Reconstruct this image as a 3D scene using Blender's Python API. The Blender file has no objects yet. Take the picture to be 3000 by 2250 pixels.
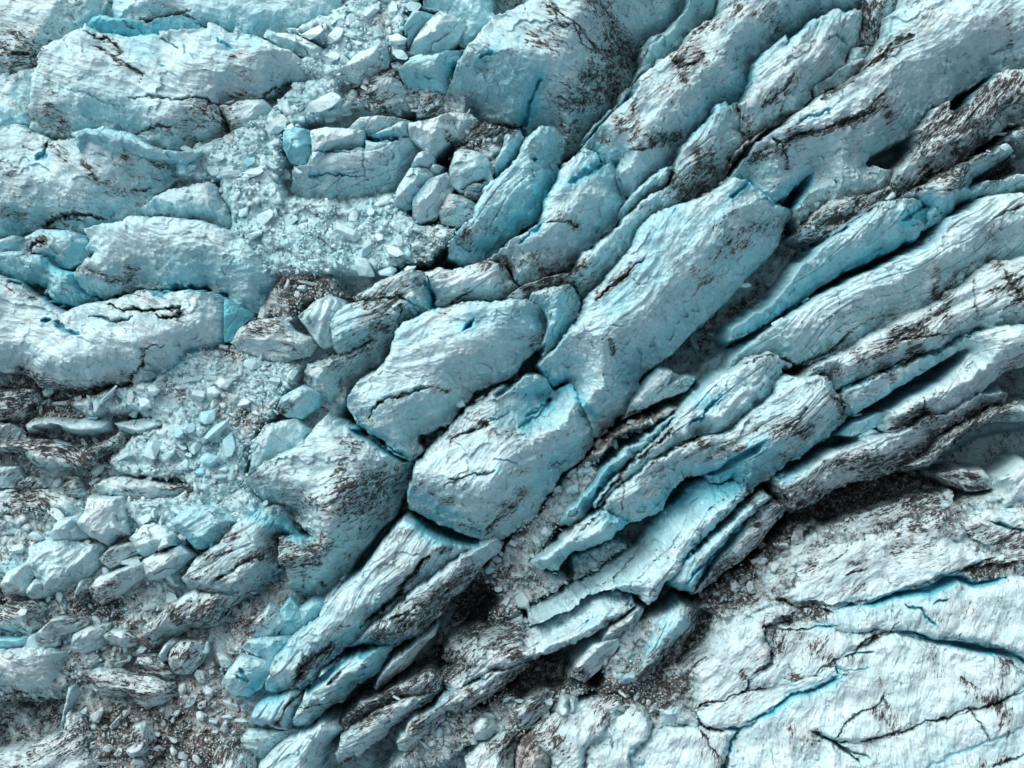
import bpy, math, random
import numpy as np
from mathutils import Vector

# ------------------------------------------------------------------ camera, sky, sun, exposure
S = 0.05            # metres per photograph pixel at z = 0
D = 480.0           # camera height
sc = bpy.context.scene
COL = sc.collection
cam = bpy.data.objects.new('camera', bpy.data.cameras.new('camera'))
COL.objects.link(cam)
cam.location = (0, 0, D)
cam.rotation_euler = (0, 0, 0)
cam.data.sensor_width = 36.0
cam.data.lens = 36.0 * D / (3000 * S)
cam.data.clip_end = 2000
sc.camera = cam

SUN_EL, SUN_AZ = math.radians(46), math.radians(125)   # azimuth: direction towards the sun, ccw from +x
world = bpy.data.worlds.new("World"); sc.world = world
world.use_nodes = True
nt = world.node_tree
sky = nt.nodes.new('ShaderNodeTexSky'); sky.sky_type = 'NISHITA'; sky.sun_disc = False
sky.sun_elevation = SUN_EL
sky.sun_rotation = math.pi/2 - SUN_AZ
sky.air_density = 1.0; sky.dust_density = 6.0
hs = nt.nodes.new('ShaderNodeHueSaturation'); hs.inputs['Saturation'].default_value = 0.5
nt.links.new(sky.outputs[0], hs.inputs['Color'])
nt.links.new(hs.outputs[0], nt.nodes['Background'].inputs[0])
nt.nodes['Background'].inputs[1].default_value = 0.15
sun_d = bpy.data.lights.new('sun', 'SUN'); sun_d.energy = 1.3; sun_d.angle = math.radians(40)
sun_d.color = (1.0, 0.985, 0.96)
sun = bpy.data.objects.new('sun', sun_d); COL.objects.link(sun)
sv = Vector((math.cos(SUN_EL)*math.cos(SUN_AZ), math.cos(SUN_EL)*math.sin(SUN_AZ), math.sin(SUN_EL)))
sun.rotation_euler = sv.to_track_quat('Z', 'Y').to_euler()
sun.location = (-60, 80, 120)
vs = sc.view_settings
sc.display_settings.display_device = 'sRGB'
vs.view_transform = 'Standard'; vs.look = 'None'; vs.gamma = 1.0; vs.exposure = 0.02
sc.cycles.max_bounces = 10; sc.cycles.diffuse_bounces = 6

STEP = 2.2          # heightfield spacing in photograph pixels (0.15 m)
BASE = -20.0
rng = random.Random(7)

# ------------------------------------------------------------------ noise
_R = np.random.RandomState(11)
_T = _R.rand(512*512).astype(np.float32)
_GA = _T*2*np.pi; _GC = np.cos(_GA).astype(np.float32); _GS = np.sin(_GA).astype(np.float32)
def _idx(ix, iy, seed):
    return (((ix+seed*37) & 511) << 9) | ((iy+seed*101) & 511)
def _hash(ix, iy, seed):
    return _T[_idx(np.asarray(ix).astype(np.int32), np.asarray(iy).astype(np.int32), seed)]
def gnoise(x, y, seed=0):
    x = np.asarray(x, np.float32); y = np.asarray(y, np.float32)
    fx = np.floor(x); fy = np.floor(y); ix = fx.astype(np.int32); iy = fy.astype(np.int32); fx = x-fx; fy = y-fy
    ux = fx*fx*fx*(fx*(fx*6-15)+10); uy = fy*fy*fy*(fy*(fy*6-15)+10)
    def g(dx, dy):
        k = _idx(ix+dx, iy+dy, seed)
        return _GC[k]*(fx-dx)+_GS[k]*(fy-dy)
    a = g(0, 0); a += (g(1, 0)-a)*ux
    b = g(0, 1); b += (g(1, 1)-b)*ux
    return (a+(b-a)*uy)*1.5
def fbm(x, y, o=4, seed=0, rough=0.5):
    s = 0; a = 1
    for k in range(o):
        s = s+a*gnoise(x, y, seed+k*17); x = x*2.03+5.1; y = y*2.03+3.7; a *= rough
    return s
def ridged(x, y, o=3, seed=0, rough=0.5):
    s = 0; a = 1
    for k in range(o):
        s = s+a*(1-2.2*np.abs(gnoise(x, y, seed+k*17))); x = x*2.07+5.1; y = y*2.07+3.7; a *= rough
    return s-0.6
def cells(x, y, seed=0):
    """distance-ordered cells: F1, F2, id of the nearest"""
    ix = np.floor(x); iy = np.floor(y)
    f1 = np.full(x.shape, 9.0); f2 = np.full(x.shape, 9.0); cid = np.zeros(x.shape)
    tx = np.zeros(x.shape); ty = np.zeros(x.shape)
    for dx in (-1, 0, 1):
        for dy in (-1, 0, 1):
            cx = ix+dx+_hash(ix+dx, iy+dy, seed); cy = iy+dy+_hash(ix+dx, iy+dy, seed+5)
            d = np.hypot(x-cx, y-cy); c = _hash(ix+dx, iy+dy, seed+9)
            n = d < f1
            f2 = np.where(n, f1, np.minimum(f2, d))
            cid = np.where(n, c, cid); tx = np.where(n, x-cx, tx); ty = np.where(n, y-cy, ty)
            f1 = np.where(n, d, f1)
    return f1, f2, cid, tx, ty
def sstep(a, b, x):
    t = np.clip((x-a)/(b-a), 0, 1); return t*t*(3-2*t)

# ------------------------------------------------------------------ photograph tiles -> photograph pixels (3000 x 2250)
TILE = dict(A=(0, 0), B=(1, 0), C=(2, 0), D=(0, 1), E=(1, 1), F=(2, 1), G=(0, 2), H=(1, 2), I=(2, 2))
def P(tile, s):
    pts = [tuple(float(v) for v in q.split(',')) for q in s.split()]
    c, r = TILE[tile]
    return np.array([(1000*c+u/2.212, 750*r+v/2.212) for u, v in pts])
def to_world(px, py, z0):
    k = S*(D-z0)/D
    return (px-1500)*k, (1125-py)*k

SE = np.array([0.62, 0.78])   # down-right in image coordinates: the side the slopes fall to
def seg_dist(px, py, a, b):
    dx, dy = b[0]-a[0], b[1]-a[1]; L = dx*dx+dy*dy+1e-9
    t = np.clip(((px-a[0])*dx+(py-a[1])*dy)/L, 0, 1)
    return np.hypot(px-a[0]-t*dx, py-a[1]-t*dy), t
def inside(px, py, poly):
    c = np.zeros(px.shape, bool); n = len(poly); j = n-1
    for i in range(n):
        xi, yi = poly[i]; xj, yj = poly[j]
        if yi != yj:
            m = ((yi > py) != (yj > py)) & (px < (xj-xi)*(py-yi)/(yj-yi)+xi)
            c ^= m
        j = i
    return c
def poly_sd(px, py, poly):
    """signed distance in pixels, positive inside"""
    d = np.full(px.shape, 1e9)
    for i in range(len(poly)):
        d = np.minimum(d, seg_dist(px, py, poly[i], poly[(i+1) % len(poly)])[0])
    return np.where(inside(px, py, poly), d, -d)
# ------------------------------------------------------------------ the ice bodies, traced one by one
BODIES = []
def B(name, label, tile, s, H, cat='ice tower', group=None, **k):
    BODIES.append(dict(name=name, label=label, poly=P(tile, s), H=H, cat=cat, group=group, **k))
def K(label, tile, s, H, group=None, name='ice_block', **k):
    B(name, label, tile, s, H, cat='ice block', group=group, **k)

# top left
B('ice_slope', 'grey smooth ice slope filling the upper left corner', 'A', '-90,-90 430,-90 470,110 560,120 430,200 410,240 290,330 250,430 50,480 0,500 -90,500', 3, cat='ice slope', dirt=.3, ang=-15, ws=4)
K('lumpy grey ice knob at the top edge beside the corner slope', 'A', '410,-80 745,-80 740,100 620,110 480,125 450,60', 3.5, dirt=.3)
B('ice_slope', 'dull grey-blue slope on the left edge below the corner slope', 'A', '-90,505 50,480 60,500 250,430 215,500 205,700 180,810 100,815 0,860 -90,880', 2, cat='ice slope', dirt=.15, blue=.2, ang=-25, ws=4)
B('ice_slab', 'broad pale slab along the top edge above the long whaleback', 'A', '740,110 730,60 780,-90 2260,-90 2190,60 2180,130 1990,150 1820,190 1650,230 1530,190 1420,190 1360,175 1340,200 1030,225 1030,250 820,255 640,190 740,130', 4.5, cat='ice slab', dirt=.1, blue=.25, ang=-5, ws=4)
B('ice_ledge', 'turquoise hollow ledge tucked behind the crest of the long whaleback', 'A', '545,165 600,130 680,112 760,125 900,150 1200,95 1340,190 1030,235 820,245 640,225', 6, cat='ice ledge', blue=.65, ang=-10, wn=1.0, ws=4)
K('white ice block with a dark streak beneath, at the top left edge', 'A', '770,112 880,20 890,-60 1110,-60 1140,0 1225,70 1150,75 1080,100 930,130 900,145 800,135', 7.5, dirt=.15, ang=20)
B('serac', 'long pale whaleback ridge in the upper left, with torn northern crest', 'A', '535,165 640,215 820,240 1030,240 1025,212 1350,192 1355,155 1420,180 1510,225 1525,170 1570,215 1680,240 1780,290 1950,380 2110,450 2080,490 1850,500 1640,640 1600,660 1480,680 1500,850 1380,870 1230,920 1130,975 1000,940 840,860 620,830 470,885 280,885 180,815 205,680 215,560 260,430 245,400 290,310 430,235 540,200', 10, dirt=.12, ang=-14, blue=.12, wn=2.5, ws=7, es=.5)
K('smooth rounded block at the tail of the long whaleback ridge', 'A', '1425,685 1520,660 1700,650 1765,700 1690,830 1500,860 1440,740', 5.5, ws=2.5, name='tail', part_of='long pale whaleback ridge in the upper left, with torn northern crest')
K('leaning pale plank of ice at the upper rubble, right of the whaleback', 'A', '1735,225 1800,218 1900,225 2090,320 2095,405 1950,350 1800,290', 7, ws=1.6, ang=-28)
B('serac', 'wide blue-grey ridge on the left edge, second one down', 'A', '-90,870 40,820 100,815 250,880 310,910 330,930 480,900 560,870 680,860 830,890 920,940 1070,985 1290,1000 1300,1040 1180,1050 1150,1130 950,1250 960,1330 820,1400 700,1440 640,1500 560,1530 480,1500 270,1450 100,1500 0,1560 -90,1570', 8.5, dirt=.22, ang=-22, blue=.15, wn=2, ws=8, es=.45)
B('crest', 'bright blue curled crest lying on the second ridge at the left', 'A', '480,880 560,845 680,830 830,870 920,930 1070,985 1300,1000 1200,1045 1000,1015 800,990 650,950 570,935 535,1000', 10.5, cat='ice crest', blue=.42, ang=-18, wn=1.2, ws=2.5, es=.8, part_of='wide blue-grey ridge on the left edge, second one down')
B('serac', 'smooth wedge of ice in front of the third left ridge, rubble beside it', 'A', '955,1330 1030,1260 1100,1240 1240,1210 1350,1180 1420,1235 1480,1350 1530,1440 1480,1500 1350,1450 1230,1430 900,1420 820,1440 870,1380', 6, dirt=.08, blue=.12, ang=-20, ws=4)
K('notched pale block above the blue cleft near the left edge', 'A', '170,1540 260,1490 440,1500 540,1540 580,1600 540,1680 430,1730 330,1700 180,1690 190,1600', 6, dirt=.15, blue=.2, ang=-25)
K('low rounded block on the left edge above the blue cleft', 'A', '-90,1550 0,1560 80,1530 165,1550 160,1625 0,1650 -90,1650', 5, blue=.1)
# third ridge
B('serac', 'great oval whaleback at the left with swirled strata on its crown', 'D', '545,-160 690,-210 880,-240 1000,-245 1200,-230 1360,-200 1530,-130 1650,-20 1740,60 1800,130 1765,230 1730,290 1640,360 1560,340 1530,300 1460,260 1300,212 1090,222 950,212 840,248 700,282 600,255 515,200 480,110 550,30 590,20 620,-30 545,-60 590,-110', 11, dirt=.08, blue=.14, ang=-14, wn=3, ws=9, es=.4)
B('serac', 'vast flat pale lower lobe of the left whaleback, split by a blue cleft', 'D', '-90,170 0,140 110,175 220,270 300,325 420,380 480,345 590,305 700,292 890,238 1090,232 1300,224 1450,262 1470,300 1450,540 1390,580 1220,640 1190,690 1000,780 900,830 810,805 700,830 520,850 260,850 140,760 120,740 -90,735', 10, dirt=.12, blue=.08, ang=-12, wn=2, ws=6, es=.5)
B('serac', 'blue-tinted shoulder on the left edge between cleft and whaleback', 'D', '-90,-30 150,-10 300,20 310,60 420,110 475,125 505,200 595,262 480,330 320,300 262,262 270,195 100,165 0,138 -90,140', 8.5, blue=.4, ang=-25, wn=1.5, ws=5)
B('corner_wall', 'deep blue fractured corner wall at the east end of the left whaleback', 'D', '1462,270 1560,345 1640,372 1570,440 1500,545 1452,548', 6, cat='ice wall', blue=.8, ws=5, ang=60, part_of='vast flat pale lower lobe of the left whaleback, split by a blue cleft')
K('dirty wedge of ice in the rubble right of the left whaleback', 'D', '1500,560 1560,480 1640,430 1700,420 1850,400 1900,480 2050,560 2000,640 1850,680 1690,660 1520,600', 5, dirt=.3, ang=-15, ws=3)
K('white fluted wedge with vertical ribs above the small serac chain', 'D', '1940,390 2060,290 2130,260 2230,300 2260,400 2200,510 2150,570 2090,590 2010,490', 7, ang=85, dirt=.08, flute=.35)
B('ice_ledge', 'dirty speckled ledge on the left edge below the lower lobe', 'D', '-90,870 150,870 250,900 210,1000 150,1060 0,1090 -90,1090', 2.5, cat='ice ledge', dirt=.6, ang=0)
B('ice_fin', 'smooth white fin pointing left above the black gap at left', 'D', '130,1110 220,1060 330,1050 480,1070 560,1055 715,1090 715,1150 600,1175 400,1165 350,1130 160,1168', 3.5, cat='ice fin', dirt=.12, blue=.1, ang=5, ws=1.5)
B('ice_fin', 'pale fin running right from the white one, under the snowy rubble', 'D', '722,1095 850,1070 1020,1050 1110,1085 1060,1150 900,1200 780,1155', 3.5, cat='ice fin', dirt=.2, ang=10, ws=1.8, blue=.15)
K('small grey hump on the left edge above the striped dirty ridge', 'D', '-90,1090 60,1090 120,1130 100,1190 -90,1210', 2.5, dirt=.1)
B('serac', 'low striped ridge heavy with black dirt at the left edge', 'D', '-90,1240 120,1190 340,1190 520,1235 640,1215 800,1150 840,1175 830,1290 700,1330 660,1370 560,1440 400,1430 240,1400 120,1320 -90,1270', 3.2, dirt=.58, ang=-18, ws=2.5)
K('pale block on the left edge beside the black pocket', 'D', '-90,1370 100,1375 130,1440 80,1500 -90,1505', 1.5, blue=.15)
K('veined round boulder of ice beside the black pocket', 'D', '405,1480 440,1450 490,1443 545,1490 545,1540 490,1560 440,1552 405,1520', 1.5, dirt=.35, wn=1.5)
K('dirty pointed block left of the veined boulder', 'D', '85,1495 180,1438 250,1448 295,1490 180,1532 120,1512', 1.2, dirt=.5)
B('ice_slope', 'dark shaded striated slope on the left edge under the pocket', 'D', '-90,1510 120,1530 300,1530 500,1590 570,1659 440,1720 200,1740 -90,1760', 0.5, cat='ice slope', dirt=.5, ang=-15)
B('ice_mound', 'snowy mound with brown streaks above the blocky shelf', 'D', '610,1500 700,1450 820,1440 950,1460 1080,1480 1250,1490 1300,1530 1200,1560 1000,1590 800,1625 640,1560', 3, cat='ice mound', dirt=.35, ang=-10)
B('ice_fin', 'thin blue-edged flake of ice lying in the left rubble', 'D', '725,1440 830,1370 960,1400 1062,1450 860,1466', 4, cat='ice fin', blue=.35, ang=-10, wn=.8)
B('ice_slope', 'smooth cream slope climbing to the dirty-crowned serac', 'D', '1600,1450 1640,1220 1720,1100 1900,1050 2010,1140 1960,1230 1820,1350', 5, cat='ice slope', ang=55, ws=5, blue=.1)
K('blue block with a sooty tip, above the cream slope', 'D', '1790,1000 1830,920 1960,850 2060,900 2050,970 1950,1050 1860,1040', 6.5, blue=.35, dirt=.2)
# giant centre-left serac below
B('serac', 'dirty-crowned serac left of centre with black striped lee side', 'E', '-640,1490 -510,1370 -260,1220 -130,1090 -100,1040 0,1100 105,1150 250,1250 380,1320 470,1350 490,1380 430,1480 390,1560 330,1680 230,1800 100,1990 -100,2250 -320,2250 -370,2130 -350,2030 -400,1990 -400,1840 -190,1830 -350,1700 -480,1659 -600,1570', 10, dirt=.32, ang=18, wn=2, ws=9, es=.2, blue=.15, base=-22)
B('serac', 'dirt-flecked pale ridge running down-left below the crowned serac', 'G', '1180,430 1350,270 1530,90 1700,-20 1830,0 1860,60 1950,190 1800,180 1790,340 1820,370 1650,500 1560,570 1300,560 1200,510', 7, dirt=.33, ang=42, wn=1.5, ws=4, blue=.12)
B('serac', 'pointed lower ridge with soot streaks ending at a brown knob', 'G', '910,760 1010,690 1160,570 1260,520 1450,550 1560,570 1500,620 1440,740 1200,790 1060,830 990,900 950,850', 5.5, dirt=.4, ang=42, wn=1.2, ws=3)
# tile B
B('serac', 'giant blue-fronted whaleback at top centre with dark dirty flank', 'B', '1230,0 1160,60 1000,130 900,220 820,320 760,410 720,500 690,600 660,690 700,730 840,740 950,790 1100,830 1175,810 1190,860 1205,890 1280,840 1360,830 1430,870 1440,1000 1520,960 1640,820 1820,640 1900,500 1960,300 2100,200 2260,60 2260,-90 1200,-90', 13, dirt=.2, blue=.2, ang=-35, wn=3, ws=13, es=.12, base=-26)
B('serac', 'shadowed grey ridge right of the giant whaleback at the top', 'B', '1965,290 2100,200 2240,80 2380,-90 2560,-90 2480,20 2360,100 2250,260 2212,330 2080,500 1990,560 1900,620 1890,570 1940,420', 4, blue=.25, dirt=.1, ang=45, ws=5)
B('serac', 'upright blue serac with a small pit, standing below the whaleback', 'B', '1280,830 1370,820 1430,860 1440,950 1410,1050 1380,1200 1350,1300 1250,1420 1060,1560 950,1659 900,1720 760,1700 700,1650 700,1590 740,1530 870,1430 865,1360 940,1250 930,1235 970,1200 1060,1120 1150,1020 1190,920', 9, blue=.4, dirt=.1, ang=48, wn=1.5, ws=6, es=.35)
B('ice_fin', 'small blue shard beside the upright blue serac', 'B', '1000,1040 1060,950 1070,880 1155,845 1195,920 1160,1020 1080,1100 1000,1140', 6.5, cat='ice fin', blue=.35, ang=50, wn=1)
K('chunky fractured block with a dark eye, left of the blue shard', 'B', '710,1090 740,990 790,965 940,1010 970,1110 980,1160 900,1200 790,1250 720,1190', 6, dirt=.18, blue=.15)
K('soot-lined slab under the fractured block', 'B', '780,1225 830,1190 950,1180 965,1210 930,1270 800,1300', 4, dirt=.5, ang=10)
K('rounded grey knuckle of ice below the soot-lined slab', 'B', '640,1370 700,1260 780,1270 880,1330 860,1400 760,1455 650,1440', 4, dirt=.3, ang=10)
K('tall bright split block with blue lower face, in central rubble', 'B', '340,1330 370,1220 450,1095 560,1095 610,1150 540,1250 460,1340 380,1362', 7.5, ws=2.5, blue=.15, ang=60)
K('white pyramid block sitting at the head of the split block', 'B', '458,1082 500,1000 550,980 592,1010 580,1092 520,1092', 8.5)
K('small white cube of ice right of the white pyramid', 'B', '580,1092 600,1065 650,1075 622,1132 582,1130', 6)
K('grey cream shoulder block right of the split block', 'B', '468,1300 560,1180 680,1120 720,1200 690,1310 600,1400 500,1440 468,1400', 6, dirt=.1, ws=3, ang=50)
B('serac', 'wide rounded block face above the central snowy rubble', 'B', '160,920 300,905 430,895 520,940 580,1000 480,1070 440,1130 370,1210 330,1260 200,1290 50,1310 -180,1290 -350,1230 -310,1100 -180,1060 -150,1000 0,985 145,960', 7.5, dirt=.12, blue=.12, ang=22, ws=7, es=.25)
K('angular block with dark edge, right end of the cleft wall', 'B', '438,810 620,770 690,735 720,800 750,870 700,930 620,990 590,1020 540,950 450,890', 8.5, dirt=.12, ws=3)
K('small rounded lump between two blocks above the blue slot', 'B', '333,830 390,795 440,790 450,880 400,895 340,870', 7.5, blue=.15)
K('smooth lens of ice above the thin blue slot', 'B', '200,885 320,830 380,880 350,903 210,903', 6.5, blue=.1)
K('turquoise cube-like block at the left end of the cleft wall', 'B', '-365,860 -300,825 -200,850 -180,1000 -230,1078 -330,1040 -372,960', 8, blue=.6, ws=2.5)
K('bright flat-topped block beside the turquoise one', 'B', '-190,850 -120,835 0,840 140,850 150,940 30,980 -60,1010 -170,1110 -225,1080 -180,1000', 9, ws=2)
B('ice_ledge', 'low back ledge behind the cleft wall blocks', 'B', '40,830 130,770 330,760 440,780 330,830 200,880 150,860', 5.5, cat='ice ledge', dirt=.1)
B('serac', 'beak-shaped blue serac left of the giant whaleback', 'B', '375,450 450,410 600,360 760,320 805,318 735,460 712,560 690,600 560,592 470,550 410,520', 9.5, blue=.4, ang=20, wn=1.5, ws=4.5)
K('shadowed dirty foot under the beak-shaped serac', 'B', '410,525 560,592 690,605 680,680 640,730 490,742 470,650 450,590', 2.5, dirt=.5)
K('round boulder wrapped in black dirt, in the upper rubble', 'B', '165,540 200,490 260,458 350,460 410,520 412,590 450,620 400,690 250,730 150,690 140,640', 4, dirt=.95, ang=15)
K('white cap of clean ice perched on the black boulder', 'B', '222,600 250,520 300,500 380,530 412,590 360,622 260,632', 6, dirt=.2, name='cap', part_of='round boulder wrapped in black dirt, in the upper rubble')
K('large white kite-shaped block in the upper rubble', 'B', '0,460 120,350 280,280 305,360 290,430 200,500 100,525 20,490', 8, ws=2.5)
K('grey leaf-shaped block leaning at the top centre', 'B', '440,340 480,260 560,150 640,85 730,100 800,155 740,260 620,340 500,352', 8, dirt=.12, ws=3, ang=45)
K('narrow teal block left of the leaf-shaped one', 'B', '405,185 470,80 600,90 560,150 480,230 430,290 435,220', 8, blue=.4, ws=3)
B('ice_slab', 'blue-grey slab at the top edge left of the giant whaleback', 'B', '520,50 560,-90 990,-90 960,60 1010,120 900,225 830,300 750,260 800,155 700,80', 4, cat='ice slab', blue=.25, dirt=.1, ws=4)
K('craggy lumps under the blue front of the whaleback', 'B', '700,735 840,742 905,800 830,870 790,920 760,900 720,800', 4.5, dirt=.25)
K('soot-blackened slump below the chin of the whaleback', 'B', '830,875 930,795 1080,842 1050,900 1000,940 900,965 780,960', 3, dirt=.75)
B('serac', 'long diagonal ridge with curved dirt bands, upper right of centre', 'C', '-670,990 -610,880 -390,650 -250,490 -10,320 60,230 150,150 280,60 370,-90 1260,-90 1170,10 900,100 700,230 560,330 480,400 440,560 330,660 230,680 160,790 0,940 -140,1130 -310,1290 -360,1250 -400,1180 -415,1020 -500,1062 -560,980 -620,950', 11.5, dirt=.16, ang=40, wn=2, ws=7, es=.3, blue=.12)
B('serac', 'bright tapering lower half of the long diagonal ridge, blue slit on top', 'B', '1335,1310 1440,1110 1540,1000 1600,955 1650,985 1705,1070 1790,1022 1810,1190 1850,1290 1800,1420 1700,1500 1600,1620 1480,1740 1330,1820 1170,1860 1090,1720 1020,1680 965,1690 1120,1560 1300,1440', 10.5, dirt=.1, ang=45, wn=1.5, ws=7, es=.3, blue=.16)
B('serac', 'twisted grey segment at the upper end of the small serac chain', 'E', '550,105 650,85 760,105 850,62 960,40 1050,60 1110,140 1165,200 1050,260 930,290 800,310 600,350 592,260 570,180', 7, dirt=.25, ang=30, ws=4)
B('serac', 'speckled blunt segment of the small serac chain, crack through it', 'E', '-30,370 90,300 85,268 250,170 450,105 540,110 565,200 595,260 598,350 510,390 430,420 340,490 200,550 80,610 0,650 -50,600 -60,480', 8, dirt=.33, blue=.2, ang=30, wn=1.5, ws=3.5)
B('serac', 'low grey flank below the small serac chain', 'E', '-230,790 -220,700 -60,640 0,655 340,505 330,640 300,690 120,830 60,870 0,1000 -60,1060 -150,1000 -250,880', 4, dirt=.3, ang=25, ws=6, es=.3)
B('serac', 'broad stepped serac at centre left with a tiny blue hole on top', 'E', '340,500 430,430 600,350 800,310 1100,285 1210,295 1310,330 1345,400 1335,540 1230,620 1150,740 1060,800 950,830 850,870 760,990 700,1090 600,1130 500,1150 470,1210 510,1270 440,1335 380,1300 280,1200 90,1090 20,990 40,940 100,850 280,700 330,640', 10, dirt=.13, blue=.14, ang=12, wn=1.6, ws=8, es=.3)
B('serac', 'fluted blue-grey neighbour behind the stepped serac', 'E', '1215,295 1240,232 1360,212 1490,200 1540,260 1540,330 1500,430 1400,560 1320,650 1300,610 1348,490 1348,400 1312,330', 8, blue=.3, dirt=.12, ang=60, ws=4)
B('ice_ledge', 'dirty brown-topped ledge behind the stepped serac', 'E', '1090,272 1200,190 1300,160 1500,120 1500,195 1360,210 1240,235 1200,288', 6.5, cat='ice ledge', dirt=.5, ang=25)
B('ice_fin', 'narrow pale sliver between the long ridge and its right neighbour', 'B', '1805,1405 1840,1340 1900,1250 2070,1100 2150,1080 2180,1130 2150,1200 2000,1290 1870,1390', 8.5, cat='ice fin', dirt=.08, ang=48, ws=2.5, blue=.1)
B('serac', 'dirty-headed blue serac left of the brown silt channel', 'C', '-640,1659 -400,1480 -340,1380 -200,1270 -60,1200 0,960 160,790 230,680 270,660 310,690 350,660 390,710 400,830 470,880 360,1000 280,1130 100,1330 -60,1440 -200,1570 -250,1640 -370,1740 -490,1850 -670,1940 -660,1880 -720,1790', 9, dirt=.35, blue=.2, ang=45, wn=1.5, ws=6, es=.35)
B('serac', 'square-shouldered grey serac between blue groove and silt channel', 'C', '380,670 440,600 480,410 560,330 665,240 670,300 830,150 1010,70 1060,90 1170,40 1180,200 1160,280 1100,300 1090,340 1070,410 960,500 870,560 860,610 800,660 740,730 660,760 560,800 460,870 400,820 390,720', 9, dirt=.2, ang=50, wn=1.2, ws=5, es=.5)
B('ice_mound', 'black-veined hollow of ice at the top edge, upper right', 'C', '1170,-90 1580,-90 1450,30 1350,110 1310,210 1270,300 1130,290 1180,190 1165,40', 3, cat='ice mound', dirt=.65, ang=80)
B('ice_ledge', 'grey ledge below the black-veined hollow', 'C', '870,565 960,500 1080,410 1110,310 1260,300 1220,370 1160,450 950,570 880,650', 4, cat='ice ledge', dirt=.15, ang=40)
B('serac', 'largest serac of the upper right, long black crack along its crown', 'C', '0,1460 130,1340 290,1170 450,1000 490,930 580,870 650,830 800,710 960,620 1040,560 1180,470 1250,360 1310,250 1350,120 1430,50 1530,-90 2290,-90 2290,330 2060,450 1900,540 1760,640 1650,670 1600,760 1520,850 1380,910 1260,980 1230,1040 1250,1060 1400,1080 1420,1120 1370,1190 1200,1260 980,1290 870,1350 800,1440 765,1330 800,1290 870,1130 885,1090 820,1120 700,1250 610,1280 500,1200 450,1165 350,1260 200,1350 60,1450', 11, dirt=.16, ang=32, blue=.1, wn=2, ws=10, es=.3)
B('serac', 'grime-covered crag on the right edge below the black slot', 'C', '1540,860 1600,790 1620,720 1740,650 1740,720 1850,660 1900,600 2040,480 2290,330 2290,640 2160,780 1980,900 1830,1050 1650,1150 1560,1190 1420,1290 1380,1230 1380,1180 1440,1090 1500,1000 1540,930', 7, dirt=.5, ang=55, ws=5)
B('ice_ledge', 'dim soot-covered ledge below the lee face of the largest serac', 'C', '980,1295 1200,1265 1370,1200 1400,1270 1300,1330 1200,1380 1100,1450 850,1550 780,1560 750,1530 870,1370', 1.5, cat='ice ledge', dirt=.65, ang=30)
B('ice_fin', 'long blue knife-edged tongue pointing down-left, right of centre', 'C', '310,2200 380,2110 520,2030 640,1930 780,1740 900,1620 1050,1480 1260,1330 1430,1300 1560,1300 1620,1340 1615,1380 1600,1440 1540,1530 1480,1550 1300,1650 1100,1740 900,1850 830,1910 620,2050 450,2150 340,2212', 9, cat='ice fin', blue=.3, dirt=.06, ang=38, wn=2, ws=6, es=.45)
B('serac', 'forked white ridge reaching to the right edge above the tongue', 'C', '1400,1290 1560,1220 1720,1130 1850,1060 2130,940 2190,950 2100,1040 1920,1130 1890,1210 2000,1180 2290,1000 2290,1200 2120,1260 1980,1240 1830,1300 1700,1420 1612,1460 1630,1350 1580,1300', 8.5, dirt=.25, blue=.15, ang=33, wn=1.5, ws=4)
B('serac', 'long white-crested ridge on the right, first below the tongue', 'F', '640,660 600,640 440,680 300,730 380,640 560,500 720,380 820,310 1000,210 1200,120 1500,-10 1700,-130 1750,-240 1960,-360 2120,-390 2290,-450 2290,-60 2030,30 1900,130 1740,240 1690,295 1560,345 1400,405 1270,490 1100,590 1000,640 900,680 790,710 720,715 660,690', 9.5, dirt=.14, ang=32, blue=.08, wn=2.5, ws=8, es=.45)
B('serac', 'curved bright ridge with sharp head, below the white-crested one', 'F', '-570,1620 -440,1480 -270,1310 -140,1190 -60,1100 0,1000 100,900 260,780 430,680 560,635 620,655 665,710 640,790 590,880 500,970 430,1050 330,1110 260,1160 120,1175 0,1235 -200,1340 -330,1450 -450,1550 -560,1640', 9.5, dirt=.12, ang=42, blue=.12, wn=3, ws=4, es=.6)
B('ice_fin', 'teal strip of ice split off the curved bright ridge', 'E', '1440,1750 1480,1659 1600,1560 1690,1430 1830,1280 1930,1220 2080,1100 2212,1010 2300,930 2330,900 2250,1040 2050,1200 1940,1310 1760,1480 1700,1560 1620,1659 1560,1750', 6, cat='ice fin', blue=.4, ang=45, dirt=.08)
B('serac', 'dirty band-like ridge with a blue alcove in its lower face', 'F', '-560,1700 -450,1560 -330,1460 -200,1350 0,1245 120,1180 260,1165 340,1120 500,990 600,880 620,830 660,800 800,790 940,800 995,850 1010,900 1080,950 1160,1010 1060,1090 900,1230 800,1290 640,1400 540,1460 470,1540 430,1540 400,1480 340,1440 200,1480 170,1420 30,1440 -60,1530 -120,1640 -200,1700 -342,1745', 8.5, dirt=.2, ang=32, blue=.12, wn=2, ws=6, es=.4)
B('serac', 'white ridge criss-crossed by dirty cracks, reaching the right edge', 'F', '800,780 880,730 1000,660 1120,600 1280,500 1420,415 1570,355 1700,300 1750,250 1910,140 2040,40 2290,-50 2290,480 2170,440 1950,480 1800,540 1600,640 1440,700 1300,760 1180,810 1080,860 1000,850 960,790', 9, dirt=.26, ang=28, wn=1.2, ws=4, es=.6)
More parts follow.
